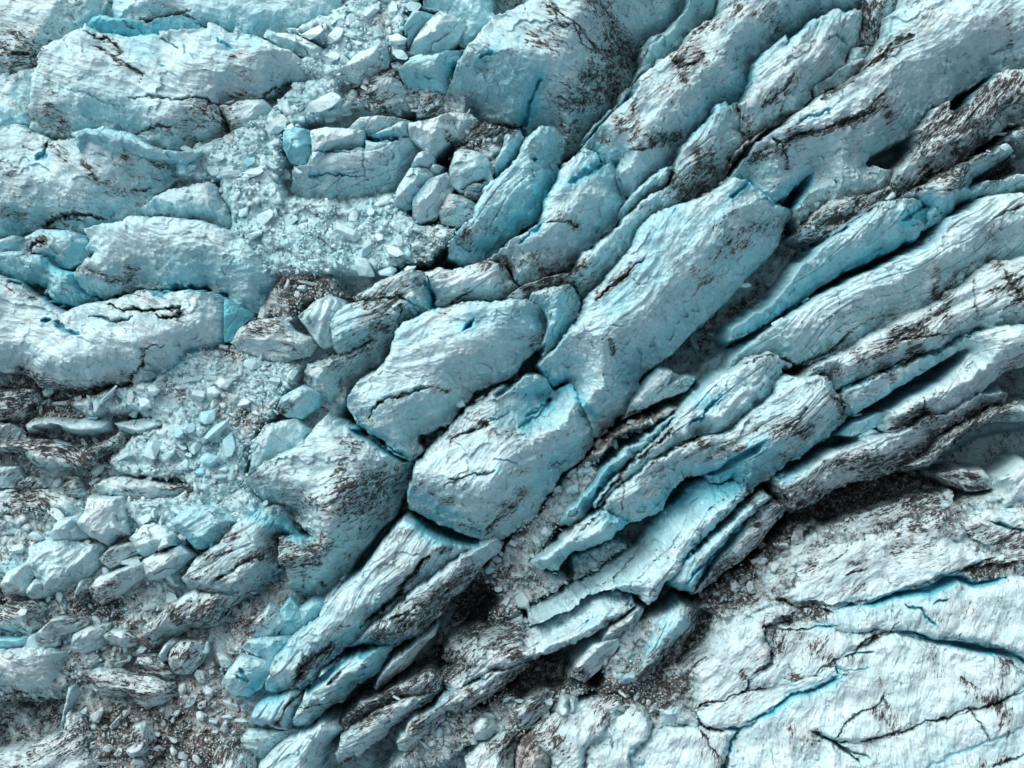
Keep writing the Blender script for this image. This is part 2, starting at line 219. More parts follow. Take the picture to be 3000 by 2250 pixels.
B('serac', 'smooth grey ridge wrapped round the long black lens-shaped crevasse', 'F', '1040,900 1080,870 1200,820 1440,710 1620,640 1800,550 1960,490 2180,450 2290,490 2290,660 2200,720 2100,760 2000,830 1980,880 1850,950 1700,1040 1600,1040 1420,1160 1340,1140 1360,1040 1360,1000 1500,910 1690,810 1850,660 1890,615 1820,620 1700,690 1500,800 1400,870 1200,1010 1150,1030 1080,960', 8.5, dirt=.17, ang=34, wn=1.2, ws=5, es=.55)
B('serac', 'grimy grey ridge below the lens-shaped crevasse', 'F', '620,1470 800,1380 1000,1270 1150,1230 1300,1180 1420,1170 1600,1050 1720,1040 1850,960 1920,920 2100,880 2160,900 2120,960 2000,990 1900,1060 1700,1170 1580,1290 1440,1380 1300,1440 1100,1480 950,1560 820,1659 740,1700 700,1659 680,1570', 7.5, dirt=.33, ang=32, wn=1.5, ws=6, es=.4)
K('blue-grey block wedged in the mouth of the lens-shaped crevasse', 'F', '1030,1160 1130,1090 1290,1020 1345,1030 1310,1090 1200,1130 1100,1170', 2.5, blue=.4)
K('small grey block below the wedged blue-grey one', 'F', '1140,1175 1230,1130 1295,1150 1225,1205', 1, blue=.2, dirt=.2)
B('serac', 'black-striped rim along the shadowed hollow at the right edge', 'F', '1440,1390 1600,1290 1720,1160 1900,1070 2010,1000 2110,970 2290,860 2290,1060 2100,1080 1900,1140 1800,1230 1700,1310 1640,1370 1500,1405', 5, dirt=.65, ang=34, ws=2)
B('ice_mound', 'worn mound on the right edge below the shadowed hollow', 'F', '2040,1430 2212,1340 2290,1330 2290,1680 2060,1650 2040,1520', 3.5, cat='ice mound', dirt=.3)
K('wrinkled dirty bulge at the foot of the shadowed hollow', 'F', '1650,1420 1800,1390 1950,1400 2030,1480 2000,1510 1880,1525 1760,1480', .5, dirt=.5, ang=-20)
# lower right sheet
B('ice_slab', 'grey sloping slab above the first blue crevasse, lower right', 'I', '560,540 560,400 640,340 700,250 820,190 1000,100 1200,20 1500,-80 1750,-130 1780,60 1810,100 1800,150 2060,210 2060,280 1880,340 1740,400 1500,460 1340,520 1100,570 960,600 900,570 780,570 720,600', 3.5, cat='ice slab', dirt=.24, ang=35, wn=5, ws=1.2, es=.9, en=.4)
B('ice_slab', 'brown-stained slab on the right edge beside the grey sloping slab', 'I', '1780,40 1950,0 2290,-60 2290,330 2150,310 1900,350 2062,282 2062,212 1960,200 1815,110', 3.8, cat='ice slab', dirt=.36, ang=10, ws=1.2, es=.9)
B('ice_slab', 'pale slab between the two blue crevasses, lower right', 'I', '970,640 1140,610 1400,545 1700,450 1800,440 1900,475 2110,430 2290,340 2290,950 2212,930 2120,895 2000,850 1850,815 1700,795 1600,815 1440,760 1270,745 1100,790 960,735 860,690 760,635', 4, cat='ice slab', dirt=.16, ang=78, blue=.05, wn=2, ws=1.2, es=.85)
B('ice_slab', 'brightest cracked slab filling the lower right', 'I', '430,1370 700,1200 960,1100 1010,1040 980,960 1040,920 1240,850 1380,795 1620,865 1970,935 2100,960 2212,1070 2200,1130 2070,1208 1880,1272 1600,1358 1440,1408 1200,1476 1100,1486 980,1468 870,1425 850,1440 960,1500 1050,1560 1180,1659 1220,1750 230,1750 320,1500 380,1400', 4.8, cat='ice slab', dirt=.15, ang=80, wn=1.5, ws=1.2, es=.9, en=.8)
B('ice_slab', 'white corner slab at the bottom right below a dirty crack', 'I', '1010,1486 1100,1502 1200,1492 1440,1424 1600,1374 1880,1288 2070,1224 2200,1145 2290,1090 2290,1750 1330,1750 1150,1600', 4.6, cat='ice slab', dirt=.13, ang=82, ws=1.2, es=.9, en=.9)
B('ice_slab', 'grey tilted slab at the left of the lower right sheet', 'I', '-20,980 120,900 200,780 230,680 380,620 560,578 700,603 740,640 520,742 530,830 575,900 570,970 480,1040 400,1080 410,1140 250,1215 80,1262 50,1220 40,1130 0,1050', 4.6, cat='ice slab', dirt=.2, ang=45, wn=3, ws=1.2, es=.9, en=.4)
B('ice_slab', 'stained middle slab with brown rim, left of the blue slit', 'I', '522,748 740,705 850,705 970,745 1110,800 1260,765 1130,875 1000,938 960,1000 870,1056 700,1086 500,1136 420,1146 412,1075 562,985 582,900 535,820', 4.2, cat='ice slab', dirt=.3, ang=60, ws=1.2, es=.9, en=.7)
B('ice_slab', 'small white slab above the long blue step, lower right', 'I', '92,1272 250,1225 410,1152 500,1145 700,1095 870,1065 980,990 1000,1085 700,1185 440,1350 380,1395 160,1385 100,1330', 4.4, cat='ice slab', dirt=.12, ws=1.2, es=.9, en=.9)
B('ice_slab', 'pale slab at the bottom edge left of the brightest slab', 'I', '-30,1400 150,1395 370,1415 310,1520 240,1659 225,1750 -400,1750 -300,1560 -180,1430', 4, cat='ice slab', dirt=.17, ang=60, ws=1.2, es=.85)
# tile H
B('serac', 'blunt diagonal ridge in the foreground facing the dark cross crevasse', 'H', '410,55 500,100 620,190 760,240 850,250 640,400 380,600 200,760 60,880 -10,920 -100,980 -220,1160 -300,1170 -430,1180 -500,1170 -470,1080 -440,980 -310,830 -150,700 -100,600 -60,560 0,480 120,420 170,340 240,250 320,150', 9, dirt=.2, ang=50, wn=1.5, ws=5, es=.5, blue=.12)
B('serac', 'sooty ribbon ridge along the lower side of the blunt one', 'H', '640,400 760,320 880,250 1010,190 1035,215 1000,290 920,360 850,450 780,520 720,570 640,680 500,800 400,860 330,890 240,890 100,905 0,930 60,880 200,760 380,600', 7.5, dirt=.4, ang=42, wn=1.5, ws=4, es=.4, blue=.08)
B('serac', 'short blue-white prow with a black seam at the bottom left of centre', 'H', '-590,1390 -560,1290 -480,1230 -300,1180 -240,1190 -240,1230 -320,1390 -350,1440 -420,1430 -500,1400', 6.5, dirt=.12, blue=.25, ang=50, ws=2.5)
B('serac', 'layered pale ridge between the prow and the blue clefts', 'H', '-310,1380 -250,1250 -220,1170 -130,1060 0,970 200,910 330,900 280,980 200,1080 80,1150 0,1230 -120,1300 -250,1430 -330,1420', 7, dirt=.12, blue=.2, ang=38, wn=2, ws=3)
B('ice_fin', 'thin grey blade of ice between black slots at the bottom', 'H', '200,1170 240,1100 330,1000 480,880 612,768 590,830 500,940 420,1020 300,1110 230,1182', 6, cat='ice fin', dirt=.25, ang=42, wn=1)
B('serac', 'slim white ridge at the bottom edge with a gravelly back', 'H', '-40,1590 20,1440 100,1380 250,1290 400,1240 640,1182 560,1250 440,1330 330,1420 220,1500 100,1590 -40,1650', 5.5, dirt=.25, ang=33, wn=1.5, ws=2.5)
B('ice_ledge', 'gravel-blackened ledge above the slim white ridge', 'H', '0,1400 20,1350 100,1260 240,1200 400,1120 560,1050 640,1100 645,1178 400,1238 240,1298 100,1380 40,1440', 4, cat='ice ledge', dirt=.75, ang=33)
B('serac', 'pale ribbed ridge at the bottom edge left of centre', 'G', '1690,1659 1740,1580 1870,1480 2050,1420 2080,1390 2170,1380 2212,1420 2100,1560 2050,1659 2000,1750 1660,1750', 6.5, dirt=.15, ang=50, wn=1.5, ws=3, blue=.1)
B('serac', 'sinuous dirty-footed ridge near the bottom centre', 'H', '390,1560 370,1500 450,1360 600,1290 660,1200 830,1150 960,1050 1060,1042 1160,1002 1240,990 1150,1070 1060,1150 960,1210 820,1290 700,1340 600,1400 500,1500 440,1565', 6, dirt=.28, ang=35, wn=1.5, ws=3, es=.6)
B('serac', 'brilliant white swirled ridge with a sooty upper flank, bottom centre', 'H', '1230,750 1300,730 1480,620 1660,520 1800,500 1860,530 1900,600 1840,660 1700,760 1560,830 1420,880 1280,930 1160,980 1060,1040 990,1040 900,1090 830,1130 740,1180 660,1160 600,1100 700,1030 660,980 690,870 800,800 900,760 1060,730 1150,700', 6.5, dirt=.16, ang=35, wn=6, ws=2, es=.8, en=.35)
B('serac', 'bright fluted ridge right of the white swirled one', 'H', '1250,640 1400,560 1600,480 1800,350 1960,230 2040,100 2120,0 2212,-60 2300,-140 2380,-190 2480,-200 2600,-200 2640,-120 2560,-40 2460,60 2350,170 2230,320 2150,440 2080,500 1990,600 1940,540 1860,530 1800,500 1640,530 1480,620 1300,720 1220,760 1220,650', 8, dirt=.1, blue=.1, ang=42, wn=6, ws=2, es=.8, en=.3)
B('serac', 'narrow ridge with an electric blue groove, left of the black crevasse', 'I', '-60,440 0,350 100,260 250,130 390,10 470,-60 540,-110 600,-90 520,10 420,100 300,220 180,370 80,540 20,515 -60,490', 7, blue=.3, ang=42, wn=1.5, ws=2, dirt=.12)
B('ice_ledge', 'soot-covered ledge along the black crevasse', 'I', '90,545 180,380 320,220 450,60 560,-60 700,-20 640,60 500,230 420,330 300,380 200,460 120,525', 4, cat='ice ledge', dirt=.62, ang=42)
K('slanting dirty pillar of ice at the lower middle, lower one', 'H', '1490,1070 1530,990 1640,870 1800,830 1800,870 1740,950 1660,1040 1580,1112', 6, dirt=.25, ang=48)
K('brown-faced slanting pillar just above the lower pillar', 'H', '1690,850 1750,760 1930,640 1955,650 1900,740 1830,790 1810,828', 6, dirt=.4, ang=50, ws=1.5)
B('serac', 'blue blade with a sooty right side, standing at lower middle', 'H', '1940,1000 1980,880 2060,740 2150,640 2212,620 2350,640 2300,760 2212,900 2100,1060 2050,1150 1980,1200 1870,1180 1760,1130 1780,1080 1900,1060', 6.5, dirt=.22, blue=.3, ang=50, wn=1.5, ws=4, es=.4)
B('ice_slab', 'scratched grey slab at the bottom edge right of the brown dome', 'H', '1230,1400 1400,1310 1560,1260 1720,1210 1850,1212 1850,1270 1770,1350 1720,1450 1600,1580 1510,1750 1400,1750 1370,1600 1250,1500', 3.4, cat='ice slab', dirt=.27, ang=50, ws=2)
B('ice_slab', 'ragged-edged slab at the bottom edge beyond the dark crack', 'H', '1870,1275 1900,1230 1980,1270 2030,1370 2010,1470 1940,1530 1900,1600 1820,1750 1540,1750 1620,1590 1740,1455 1790,1365', 4.2, cat='ice slab', dirt=.2, ang=60, ws=1.5)
B('ice_mound', 'grey scratched mound at the bottom edge near the centre', 'H', '820,1620 900,1530 1040,1450 1130,1410 1190,1430 1130,1520 1120,1600 1000,1750 830,1750', 3, cat='ice mound', dirt=.35, ang=55)
B('ice_mound', 'brown dirt-streaked dome at the bottom edge near the centre', 'H', '1130,1600 1180,1470 1290,1400 1360,1500 1362,1640 1260,1750 1110,1750', 3, cat='ice mound', dirt=.85, ang=60, brown=.8)
K('leaning speckled block above the brown dome', 'H', '1150,1330 1200,1230 1310,1175 1370,1200 1360,1270 1270,1350 1190,1430 1160,1390', 4.5, dirt=.32, ang=50)
K('clean white wedge block, left of a pair in the lower rubble', 'H', '1400,1300 1440,1200 1480,1212 1485,1330 1430,1338', 4.5, wn=.6, ws=.8)
K('clean white wedge block, right of a pair in the lower rubble', 'H', '1488,1215 1525,1230 1530,1300 1495,1332', 4.3, wn=.6, ws=.8)
K('rounded grey boulder in the rubble near the bottom centre', 'H', '860,1400 910,1340 980,1350 1003,1420 950,1480 880,1485', 3.5, dirt=.2, ang=60)
K('blue-white slab beside the ragged-edged slab', 'H', '1995,1262 2060,1270 2250,1272 2300,1388 2040,1405 2032,1340', 3.6, blue=.12)
B('serac', 'short pale ridge whose blue end faces a rubble gully, lower centre', 'H', '1250,350 1340,280 1480,160 1540,90 1600,40 1690,0 1760,30 1830,60 1862,82 1810,130 1740,200 1640,225 1500,270 1420,330 1400,380 1290,385', 6, blue=.2, ang=38, dirt=.12, ws=2.5)
# tile E centre seracs
B('serac', 'huge smooth central serac, upper one, with a small black star mark', 'E', '1295,710 1310,690 1450,560 1560,400 1640,250 1700,180 1760,100 1830,30 1900,-60 1960,-200 2080,-290 2240,-340 2400,-400 2560,-500 2660,-480 2720,-440 2810,-370 2830,-340 2990,-340 2900,-150 2790,-10 2600,200 2480,330 2330,440 2212,590 2080,680 1970,760 1945,830 1960,880 1900,980 1800,1060 1700,1180 1640,1180 1625,1030 1560,940 1500,860 1480,800 1400,850 1340,790', 12, dirt=.1, blue=.18, ang=40, wn=2.5, ws=10, es=.2, base=-22)
B('serac', 'huge rounded central serac, lower one, with blue slits on its crown', 'E', '430,1600 450,1500 500,1380 560,1290 680,1180 760,1080 860,1000 1000,900 1110,840 1200,790 1260,780 1320,800 1390,860 1280,920 1400,870 1490,835 1520,900 1590,980 1620,1050 1640,1180 1640,1240 1560,1340 1450,1420 1350,1560 1290,1640 1180,1780 1050,1850 1020,1860 930,1890 850,1860 700,1780 560,1720 440,1660', 12, dirt=.14, blue=.14, ang=32, wn=3, ws=10, es=.2, base=-21)
B('ice_ledge', 'dark jagged ledge in the hollow right of the upper central serac', 'E', '1960,860 2010,800 2080,740 2130,750 2212,780 2300,800 2240,860 2130,900 2000,960 1900,1020 1850,1060 1900,970', 4, cat='ice ledge', dirt=.35, ang=35)
# tile G
B('serac', 'striated grey ridge at the lower left edge', 'G', '-90,920 40,900 150,890 330,900 440,960 460,1020 430,1100 420,1180 400,1230 220,1260 0,1240 -90,1230', 5.5, dirt=.2, ang=-10, ws=6, es=.3)
B('ice_ledge', 'thin blue-white ledge above the striated grey ridge', 'G', '-90,845 60,830 210,820 160,885 0,910 -90,915', 4.5, cat='ice ledge', blue=.35, ang=5)
K('white curled crest of ice above the thin ledge, lower left', 'G', '230,800 330,710 420,690 560,722 540,765 370,800 350,870 260,890 230,850', 5.5, dirt=.2, ang=10)
B('ice_mound', 'striped dirty mound on the left edge near the black hole', 'G', '-90,640 0,650 60,590 200,590 290,610 240,720 290,760 200,820 100,800 -90,720', 4, cat='ice mound', dirt=.42, ang=-25)
K('big rounded pale boulder at the lower left edge', 'G', '5,470 60,390 180,340 230,380 180,450 170,545 60,550 10,520', 5.5, dirt=.05)
K('smaller pale boulder right of the big rounded one', 'G', '172,510 230,440 290,480 255,562 190,570', 5.5)
B('ice_mound', 'crumbling blue-white mound crusted with fine rubble, lower left', 'G', '190,240 300,190 500,200 640,220 680,240 620,360 540,430 400,520 260,560 250,450 180,340', 4.5, cat='ice mound', dirt=.08, rough=1.0, blue=.1)
K('pale rounded block left of the spotted square one', 'G', '330,140 380,60 490,40 520,100 560,170 440,200 340,190', 5.5)
K('large square white block with a grey spot', 'G', '500,70 560,0 575,-80 780,-80 800,60 815,150 740,165 690,215 600,170 530,110', 7, dirt=.1, ws=1.6)
K('grey-white broken block under a white wedge', 'G', '840,180 930,90 1060,100 1180,170 1190,210 1020,270 920,290', 5.5, ws=2, dirt=.06)
K('small white wedge standing on the broken block', 'G', '1015,262 1060,170 1110,150 1142,220', 7, wn=.6, ws=.8)
K('tilted white block with dark specks below the wedge', 'G', '930,320 1000,280 1170,228 1242,290 1140,370 1050,430 960,447', 6, dirt=.15, ws=1.5)
K('largest cyan angular block beside the crowned serac', 'G', '1108,62 1240,-30 1430,-15 1532,80 1400,190 1330,230 1270,242 1190,160 1150,120', 7, blue=.38, ws=2, wn=1.2)
K('smooth oval block with soot marks, lower left rubble', 'G', '578,500 640,430 820,370 940,330 950,400 840,470 740,560 640,600 600,560', 5, dirt=.2, ang=25)
K('sooty wedge above the smooth oval block', 'G', '640,310 720,230 860,200 905,260 820,310 700,365', 4.5, dirt=.35, ang=20)
K('small upright block at the left end of the oval block', 'G', '478,560 520,460 570,440 582,510 500,602', 4, dirt=.2)
K('coal-streaked oval block beside the brown knob', 'G', '668,805 720,780 830,790 905,850 860,870 800,885 710,852', 4, dirt=.4, ang=-15)
K('brown rock-like knob at the tip of the pointed ridge', 'G', '885,800 960,790 1000,880 960,905 900,870', 4, dirt=.9, brown=.9, name='knob', part_of='pointed lower ridge with soot streaks ending at a brown knob')
K('veined blue-grey block left of the coal-streaked one', 'G', '458,900 480,800 560,760 700,740 680,800 650,880 530,922', 3.5, dirt=.25, blue=.1)
B('ice_slab', 'striped slab with level soot lines, lower left', 'G', '530,1100 560,1050 700,1040 870,1060 1000,1090 1130,1150 1160,1190 1000,1270 940,1288 870,1260 820,1210 640,1190', 4, cat='ice slab', dirt=.4, ang=-6, ws=2.5)
B('ice_mound', 'dark ribbed mound stained with soot, right of the striped slab', 'G', '860,1010 900,930 1000,940 1080,1020 1150,1060 1100,1120 960,1085 880,1055', 2.5, cat='ice mound', dirt=.85, ang=-10)
K('white boot-shaped block in the brown rubble at the bottom left', 'G', '860,1440 870,1400 930,1382 962,1392 992,1490 930,1570 850,1602 815,1560 900,1500', 3.5, ws=1)
K('curved sooty block with rounded nose, lower left centre', 'G', '1090,980 1110,900 1170,850 1300,850 1340,880 1300,980 1220,1050 1130,1052', 4, dirt=.35, ang=40)
K('small grey finger of ice left of the curved sooty block', 'G', '1028,930 1070,870 1110,840 1150,850 1090,960 1040,972', 4, dirt=.15)
K('dirty-faced chunk left of two teal blocks', 'G', '1608,770 1680,690 1750,610 1812,640 1840,740 1780,800 1680,822', 4.5, dirt=.35, blue=.15, ang=40)
K('teal chunk in the middle of the blue gully', 'G', '1812,640 1880,560 1945,660 1972,740 1880,800 1800,822 1842,740', 2.5, blue=.6)
K('pale teal block at the top of the blue gully', 'G', '1945,640 2020,590 2112,600 2070,700 1972,750', 4.5, blue=.4)
K('blue-grey slab at the foot of the blue gully', 'G', '1560,880 1610,840 1720,812 1900,822 1870,900 1770,990 1700,950', 3, blue=.3, dirt=.15)
K('broken blue-white lump with a dark vein, left of the foreground ridge', 'G', '1440,1110 1480,1040 1560,940 1640,960 1750,990 1740,1060 1680,1150 1600,1200 1500,1190', 4.5, blue=.3, dirt=.15)
B('ice_mound', 'grey combed mound in the bottom left corner', 'G', '-90,1659 130,1560 270,1500 400,1420 440,1300 500,1330 560,1420 600,1510 620,1659 610,1750 -90,1750', 2.5, cat='ice mound', dirt=.4, ang=20)
B('ice_fin', 'curved pale fin rising above the bottom left hollow', 'G', '370,1450 400,1330 430,1150 500,1140 525,1200 465,1340 405,1460', 4, cat='ice fin', blue=.15, ang=65)
B('ice_slope', 'blue-grey slope under the ribbed ridge at the bottom', 'G', '1560,1480 1600,1440 1900,1425 1960,1430 1870,1480 1740,1575 1690,1605 1570,1540', 3, cat='ice slope', dirt=.2, blue=.2, ang=-20)
B('ice_mound', 'coal-dark combed mound at the bottom edge', 'G', '1380,1600 1440,1520 1560,1460 1640,1590 1650,1750 1330,1750', 3, cat='ice mound', dirt=.75, ang=60)

# ------------------------------------------------------------------ ground level zones: polygon, level, dirt (in places raised to paint shade), chunk scatter, brown
ZONES = []
def Z(tile, s, lvl, dirt=.2, chunks=0, brown=.3, size=(7, 22), name='', feather=16):
    ZONES.append(dict(poly=P(tile, s), lvl=lvl, dirt=dirt, chunks=chunks, brown=brown, size=size, name=name, feather=feather))
Z('A', '-300,-300 2600,-300 2600,700 2900,1200 2500,1900 2000,3300 1900,5300 -300,5300', -3.5, .4, feather=30)
Z('I', '-400,700 300,560 900,100 2400,-200 2400,1800 -700,1800 -600,1300', 1.0, .4)
Z('G', '-90,-60 1200,-60 1180,450 900,750 1000,900 450,1150 -90,1250', -2, .45, 190, size=(9, 34), name='grimy rubble between the lower left blocks')
Z('D', '-90,860 450,860 850,850 850,1000 1100,1050 1060,1160 840,1290 650,1400 600,1500 -90,1500', -4, .6, 130, size=(9, 30), name='sooty ledges at the left edge')
Z('A', '1130,1000 1500,860 1750,700 1900,560 2212,480 2350,500 2400,650 2212,740 1860,850 1850,1050 1830,1200 1900,1350 1530,1440 1400,1200 1150,1150', 3.4, .1, 260, name='pale rubble field between the upper left whaleback and the cleft wall')
Z('B', '-350,190 0,60 100,-60 540,-60 420,200 440,340 330,420 200,500 0,520 -200,520 -330,420 -100,300', 4.0, .12, 190, name='rubble field at the top edge left of the giant whaleback')
Z('B', '-650,1400 -300,1290 -180,1310 50,1330 340,1260 480,1440 640,1450 760,1460 720,1540 620,1600 560,1659 300,1760 -500,1800 -700,1500', 3.4, .05, 430, name='snowy central rubble bowl below the cleft wall')
Z('B', '560,1440 760,1460 740,1560 560,1720 400,1720', 3, .5, 60, name='dirty fringe of the snowy rubble bowl')
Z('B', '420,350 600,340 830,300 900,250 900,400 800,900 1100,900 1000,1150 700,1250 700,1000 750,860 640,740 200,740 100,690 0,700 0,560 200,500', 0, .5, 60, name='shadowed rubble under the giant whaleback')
Z('D', '850,840 1000,790 1250,600 1500,560 1700,660 1950,690 1900,850 1800,1000 1640,1220 1600,1440 1550,1520 1300,1520 1100,1450 800,1400 700,1330 860,1170 1050,1100 850,1000 600,1050 450,950', 1.8, .2, 560, name='wide rubble fan left of centre', brown=.5)
Z('D', '1100,1080 1550,1080 1600,1450 1350,1600 1000,1300 900,1300', 2.2, .08, 200, name='clean blue-white part of the wide rubble fan')
Z('D', '600,1600 1300,1530 1650,1500 1750,1659 1500,1900 1100,1800 600,1760', 1.5, .18, 130, name='rubble at the foot of the cyan block')
Z('D', '1700,420 1740,250 1850,100 2150,130 2270,260 2000,300 1900,420', 2, .7, 110, name='dirty pocket of rubble beside the left whaleback', brown=.6)
Z('G', '550,1250 1000,1280 1200,1100 1450,900 1560,600 1800,560 1850,800 1500,1000 1480,1180 1600,1250 1620,1400 1500,1500 1350,1700 620,1750 560,1400', -2, .62, 700, size=(9, 30), name='brown rubble apron at the bottom left', brown=.7)
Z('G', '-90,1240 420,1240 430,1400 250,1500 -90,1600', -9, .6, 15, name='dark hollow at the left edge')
Z('H', '860,400 1040,250 1100,160 1300,0 1480,-100 1500,-20 1400,150 1250,330 1400,400 1500,450 1400,540 1200,620 1150,700 1000,740 950,700 1000,560', -5, .5, 230, name='rubble gully below the two central seracs', brown=.6)
Z('H', '1500,300 1750,180 1900,200 1700,400 1500,460', -6, .4, 50, name='small rubble pocket right of the gully')
Z('H', '600,1300 830,1290 1100,1130 1200,1180 1500,1060 1700,1150 1500,1250 1150,1450 900,1500 700,1650 200,1750 400,1560', -1.5, .5, 380, name='grey rubble strip at the bottom centre', brown=.5)
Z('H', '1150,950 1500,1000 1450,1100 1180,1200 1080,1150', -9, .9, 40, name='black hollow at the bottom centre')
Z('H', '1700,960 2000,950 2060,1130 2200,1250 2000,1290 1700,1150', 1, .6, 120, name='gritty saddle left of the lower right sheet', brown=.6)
Z('F', '900,1570 1450,1400 1650,1380 1750,1500 1500,1620 1100,1720 700,1750', -13, .9, 90, name='black trough above the lower right sheet')  # dirty band, its dirt value pushed up to paint in the trough's shade
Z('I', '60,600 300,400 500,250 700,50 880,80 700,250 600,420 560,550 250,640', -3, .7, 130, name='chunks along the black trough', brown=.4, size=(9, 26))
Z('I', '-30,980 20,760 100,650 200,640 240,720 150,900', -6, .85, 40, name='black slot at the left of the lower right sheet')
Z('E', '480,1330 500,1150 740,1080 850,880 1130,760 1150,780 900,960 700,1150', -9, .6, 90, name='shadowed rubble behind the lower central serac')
Z('E', '1200,1900 1300,1620 1500,1390 1600,1330 1720,1400 1560,1600 1450,1750', -5, .4, 120, name='rubble gully right of the lower central serac', brown=.6)
Z('E', '1600,1340 1620,1280 1700,1180 1800,1110 2000,1020 2150,960 2260,960 2212,1010 2000,1120 1800,1190 1660,1350', 0, .55, 20, name='', brown=1.0)
Z('C', '880,650 740,740 560,830 480,890 370,1000 300,1100 200,1250 60,1420 -30,1500 -80,1460 100,1320 250,1140 350,960 460,860 660,750', 4.5, .5, 0, brown=1.0, feather=8)
Z('C', '1420,1290 1700,1130 1900,1020 2100,880 2290,680 2290,960 2100,930 1800,1080 1560,1210', 2.0, .6, 50, name='dirty strip at the right edge', brown=.5)
Z('E', '2212,560 2340,440 2800,180 2900,200 2700,350 2560,560 2400,640 2300,770 2250,860 2000,700', -19, .9, 60, name='dark hollow right of the central serac')  # high dirt value paints the shade of the hollow onto its floor
# ------------------------------------------------------------------ cracks, pits, dirt and blue ice
CRACKS, PITS, DIRT, BLUE = [], [], [], []
def C_(tile, s, w=5, depth=1.4, dirt=.8, blue=0.0): CRACKS.append((P(tile, s), w, depth, dirt, blue))
def PT(tile, s, depth=5, w=14, blue=.5): PITS.append((P(tile, s), depth, w, blue))
def DS(tile, s, r, k=.5): DIRT.append((P(tile, s), r, k))
def BS(tile, s, r, k=.5): BLUE.append((P(tile, s), r, k))
# tile A
C_('A', '840,625 1000,640 1180,655 1240,635 1420,665 1620,640 1720,580 1860,500', 5, 1.2)
C_('A', '1415,690 1450,750 1500,850', 7, 1.5, .9)
C_('A', '420,570 560,610 700,680 780,695', 3, .4, .1, .3)
C_('A', '545,200 690,265 790,330', 4, .8, .8)
C_('A', '590,290 760,380 850,430 930,500', 4, .5, .9)
C_('A', '1050,245 1130,290 1160,325', 3, .8, .5)
C_('A', '1420,260 1490,330', 5, .8, .1, .6)
C_('A', '830,860 1000,828 1100,825', 4, 1, .7)
C_('A', '310,930 300,1010 240,1055', 7, 1.5, .2, .6)
C_('A', '240,1440 320,1410 460,1385 560,1378 660,1420', 6, 1.6, .95)
C_('A', '820,1215 900,1225 960,1200', 4, .8, .6)
C_('A', '900,140 960,125 1060,100 1180,72 1250,80', 6, 1.6, .9)
C_('A', '800,140 860,185', 3, .8, .4)
C_('A', '1180,80 1340,190', 4, .9, .5)
C_('A', '0,310 100,355 240,335 300,330', 5, 1, .6)
C_('A', '180,1640 240,1580 300,1560', 8, 1.8, .9)
PT('A', '1820,520 1870,490 1860,520 1840,550', 3, 6)
PT('A', '1050,430 1100,440 1050,445', 1, 6)
DS('A', '1300,740 1420,740 1480,840', 30, .8); DS('A', '1000,840 1170,810 1230,900', 30, .5)
DS('A', '640,240 790,330', 12, .6); DS('A', '760,380 930,500', 14, .6); DS('A', '330,620 310,700 400,800', 20, .45)
DS('A', '230,700 320,780 400,850', 26, .3); DS('A', '1500,370 1620,370', 14, .6); DS('A', '1500,600 1620,630', 18, .5)
DS('A', '1550,470 1590,480', 14, .4); DS('A', '560,1060 590,1085', 8, .8); DS('A', '590,1140 690,1190', 15, .7)
DS('A', '730,1250 800,1240', 12, .6); DS('A', '0,300 200,370 60,440', 40, .4); DS('A', '0,600 100,700 200,740', 12, .3)
DS('A', '320,950 450,900 380,1000', 26, .35); DS('A', '800,1010 850,1030', 14, .5); DS('A', '0,1380 240,1440 520,1390', 16, .5)
DS('A', '620,560 700,400', 60, .05); DS('A', '1000,1060 1060,1050', 14, .4); DS('A', '200,1620 290,1560', 18, .9)
BS('A', '880,320 1000,350', 24, .35); BS('A', '1400,260 1500,340', 24, .25); BS('A', '1550,170 1650,280', 26, .3)
BS('A', '560,160 820,230 1000,200', 26, .5); BS('A', '0,1450 200,1480 500,1490 700,1440', 30, .35); BS('A', '1180,1060 1000,1200 960,1300', 26, .3)
BS('A', '850,640 500,760', 60, .12); BS('A', '560,1600 480,1640', 20, .5)
# tile D
C_('D', '600,275 700,275 780,250 900,222 960,215', 9, 3.0, .6, .5)
C_('D', '960,222 1040,232 1100,212 1200,205 1300,210 1345,225', 11, 3.5, .1, .7)
C_('D', '1400,235 1450,245', 10, 2.5, 0, .7)
C_('D', '700,320 800,350 960,350 1080,345 1160,350 1175,405 1080,395 1030,375', 6, 1.8, .9)
C_('D', '590,395 720,420 800,415 890,395', 6, 1.5, .6, .3)
C_('D', '290,410 330,420', 8, 2, 0, .8)
C_('D', '355,425 420,480 540,505', 8, 1.4, 0, .6)
C_('D', '70,165 200,190 275,192', 5, 1.6, .5, .4)
C_('D', '60,160 260,240', 4, 1, .4)
C_('D', '1060,580 960,600 900,700 800,810', 4, .8, .8)
C_('D', '0,1085 150,1060 230,960', 8, 1.5, .9)
PT('D', '255,245 290,235 330,290 280,290', 4, 8, .7)
PT('D', '310,300 400,300 480,330 440,345 380,310 320,325', 3.5, 8, .7)
DS('D', '560,90 700,130 810,160 830,90', 14, .75); DS('D', '850,260 1030,300', 18, .45); DS('D', '260,850 500,870 800,810', 18, .7)
DS('D', '120,750 240,800', 26, .6); DS('D', '940,590 900,700', 8, .5); DS('D', '30,180 230,280', 14, .6); DS('D', '1100,380 1180,390', 14, .6)
DS('D', '0,900 250,920 200,1020 0,1000', 40, .3); DS('D', '0,1240 300,1220 560,1290', 22, .35); DS('D', '480,1340 640,1330', 18, .6)
DS('D', '230,990 340,1010 430,1010', 26, .7); DS('D', '1100,870 1180,900', 20, .5); DS('D', '1470,930 1440,1020 1560,1040', 20, .5)
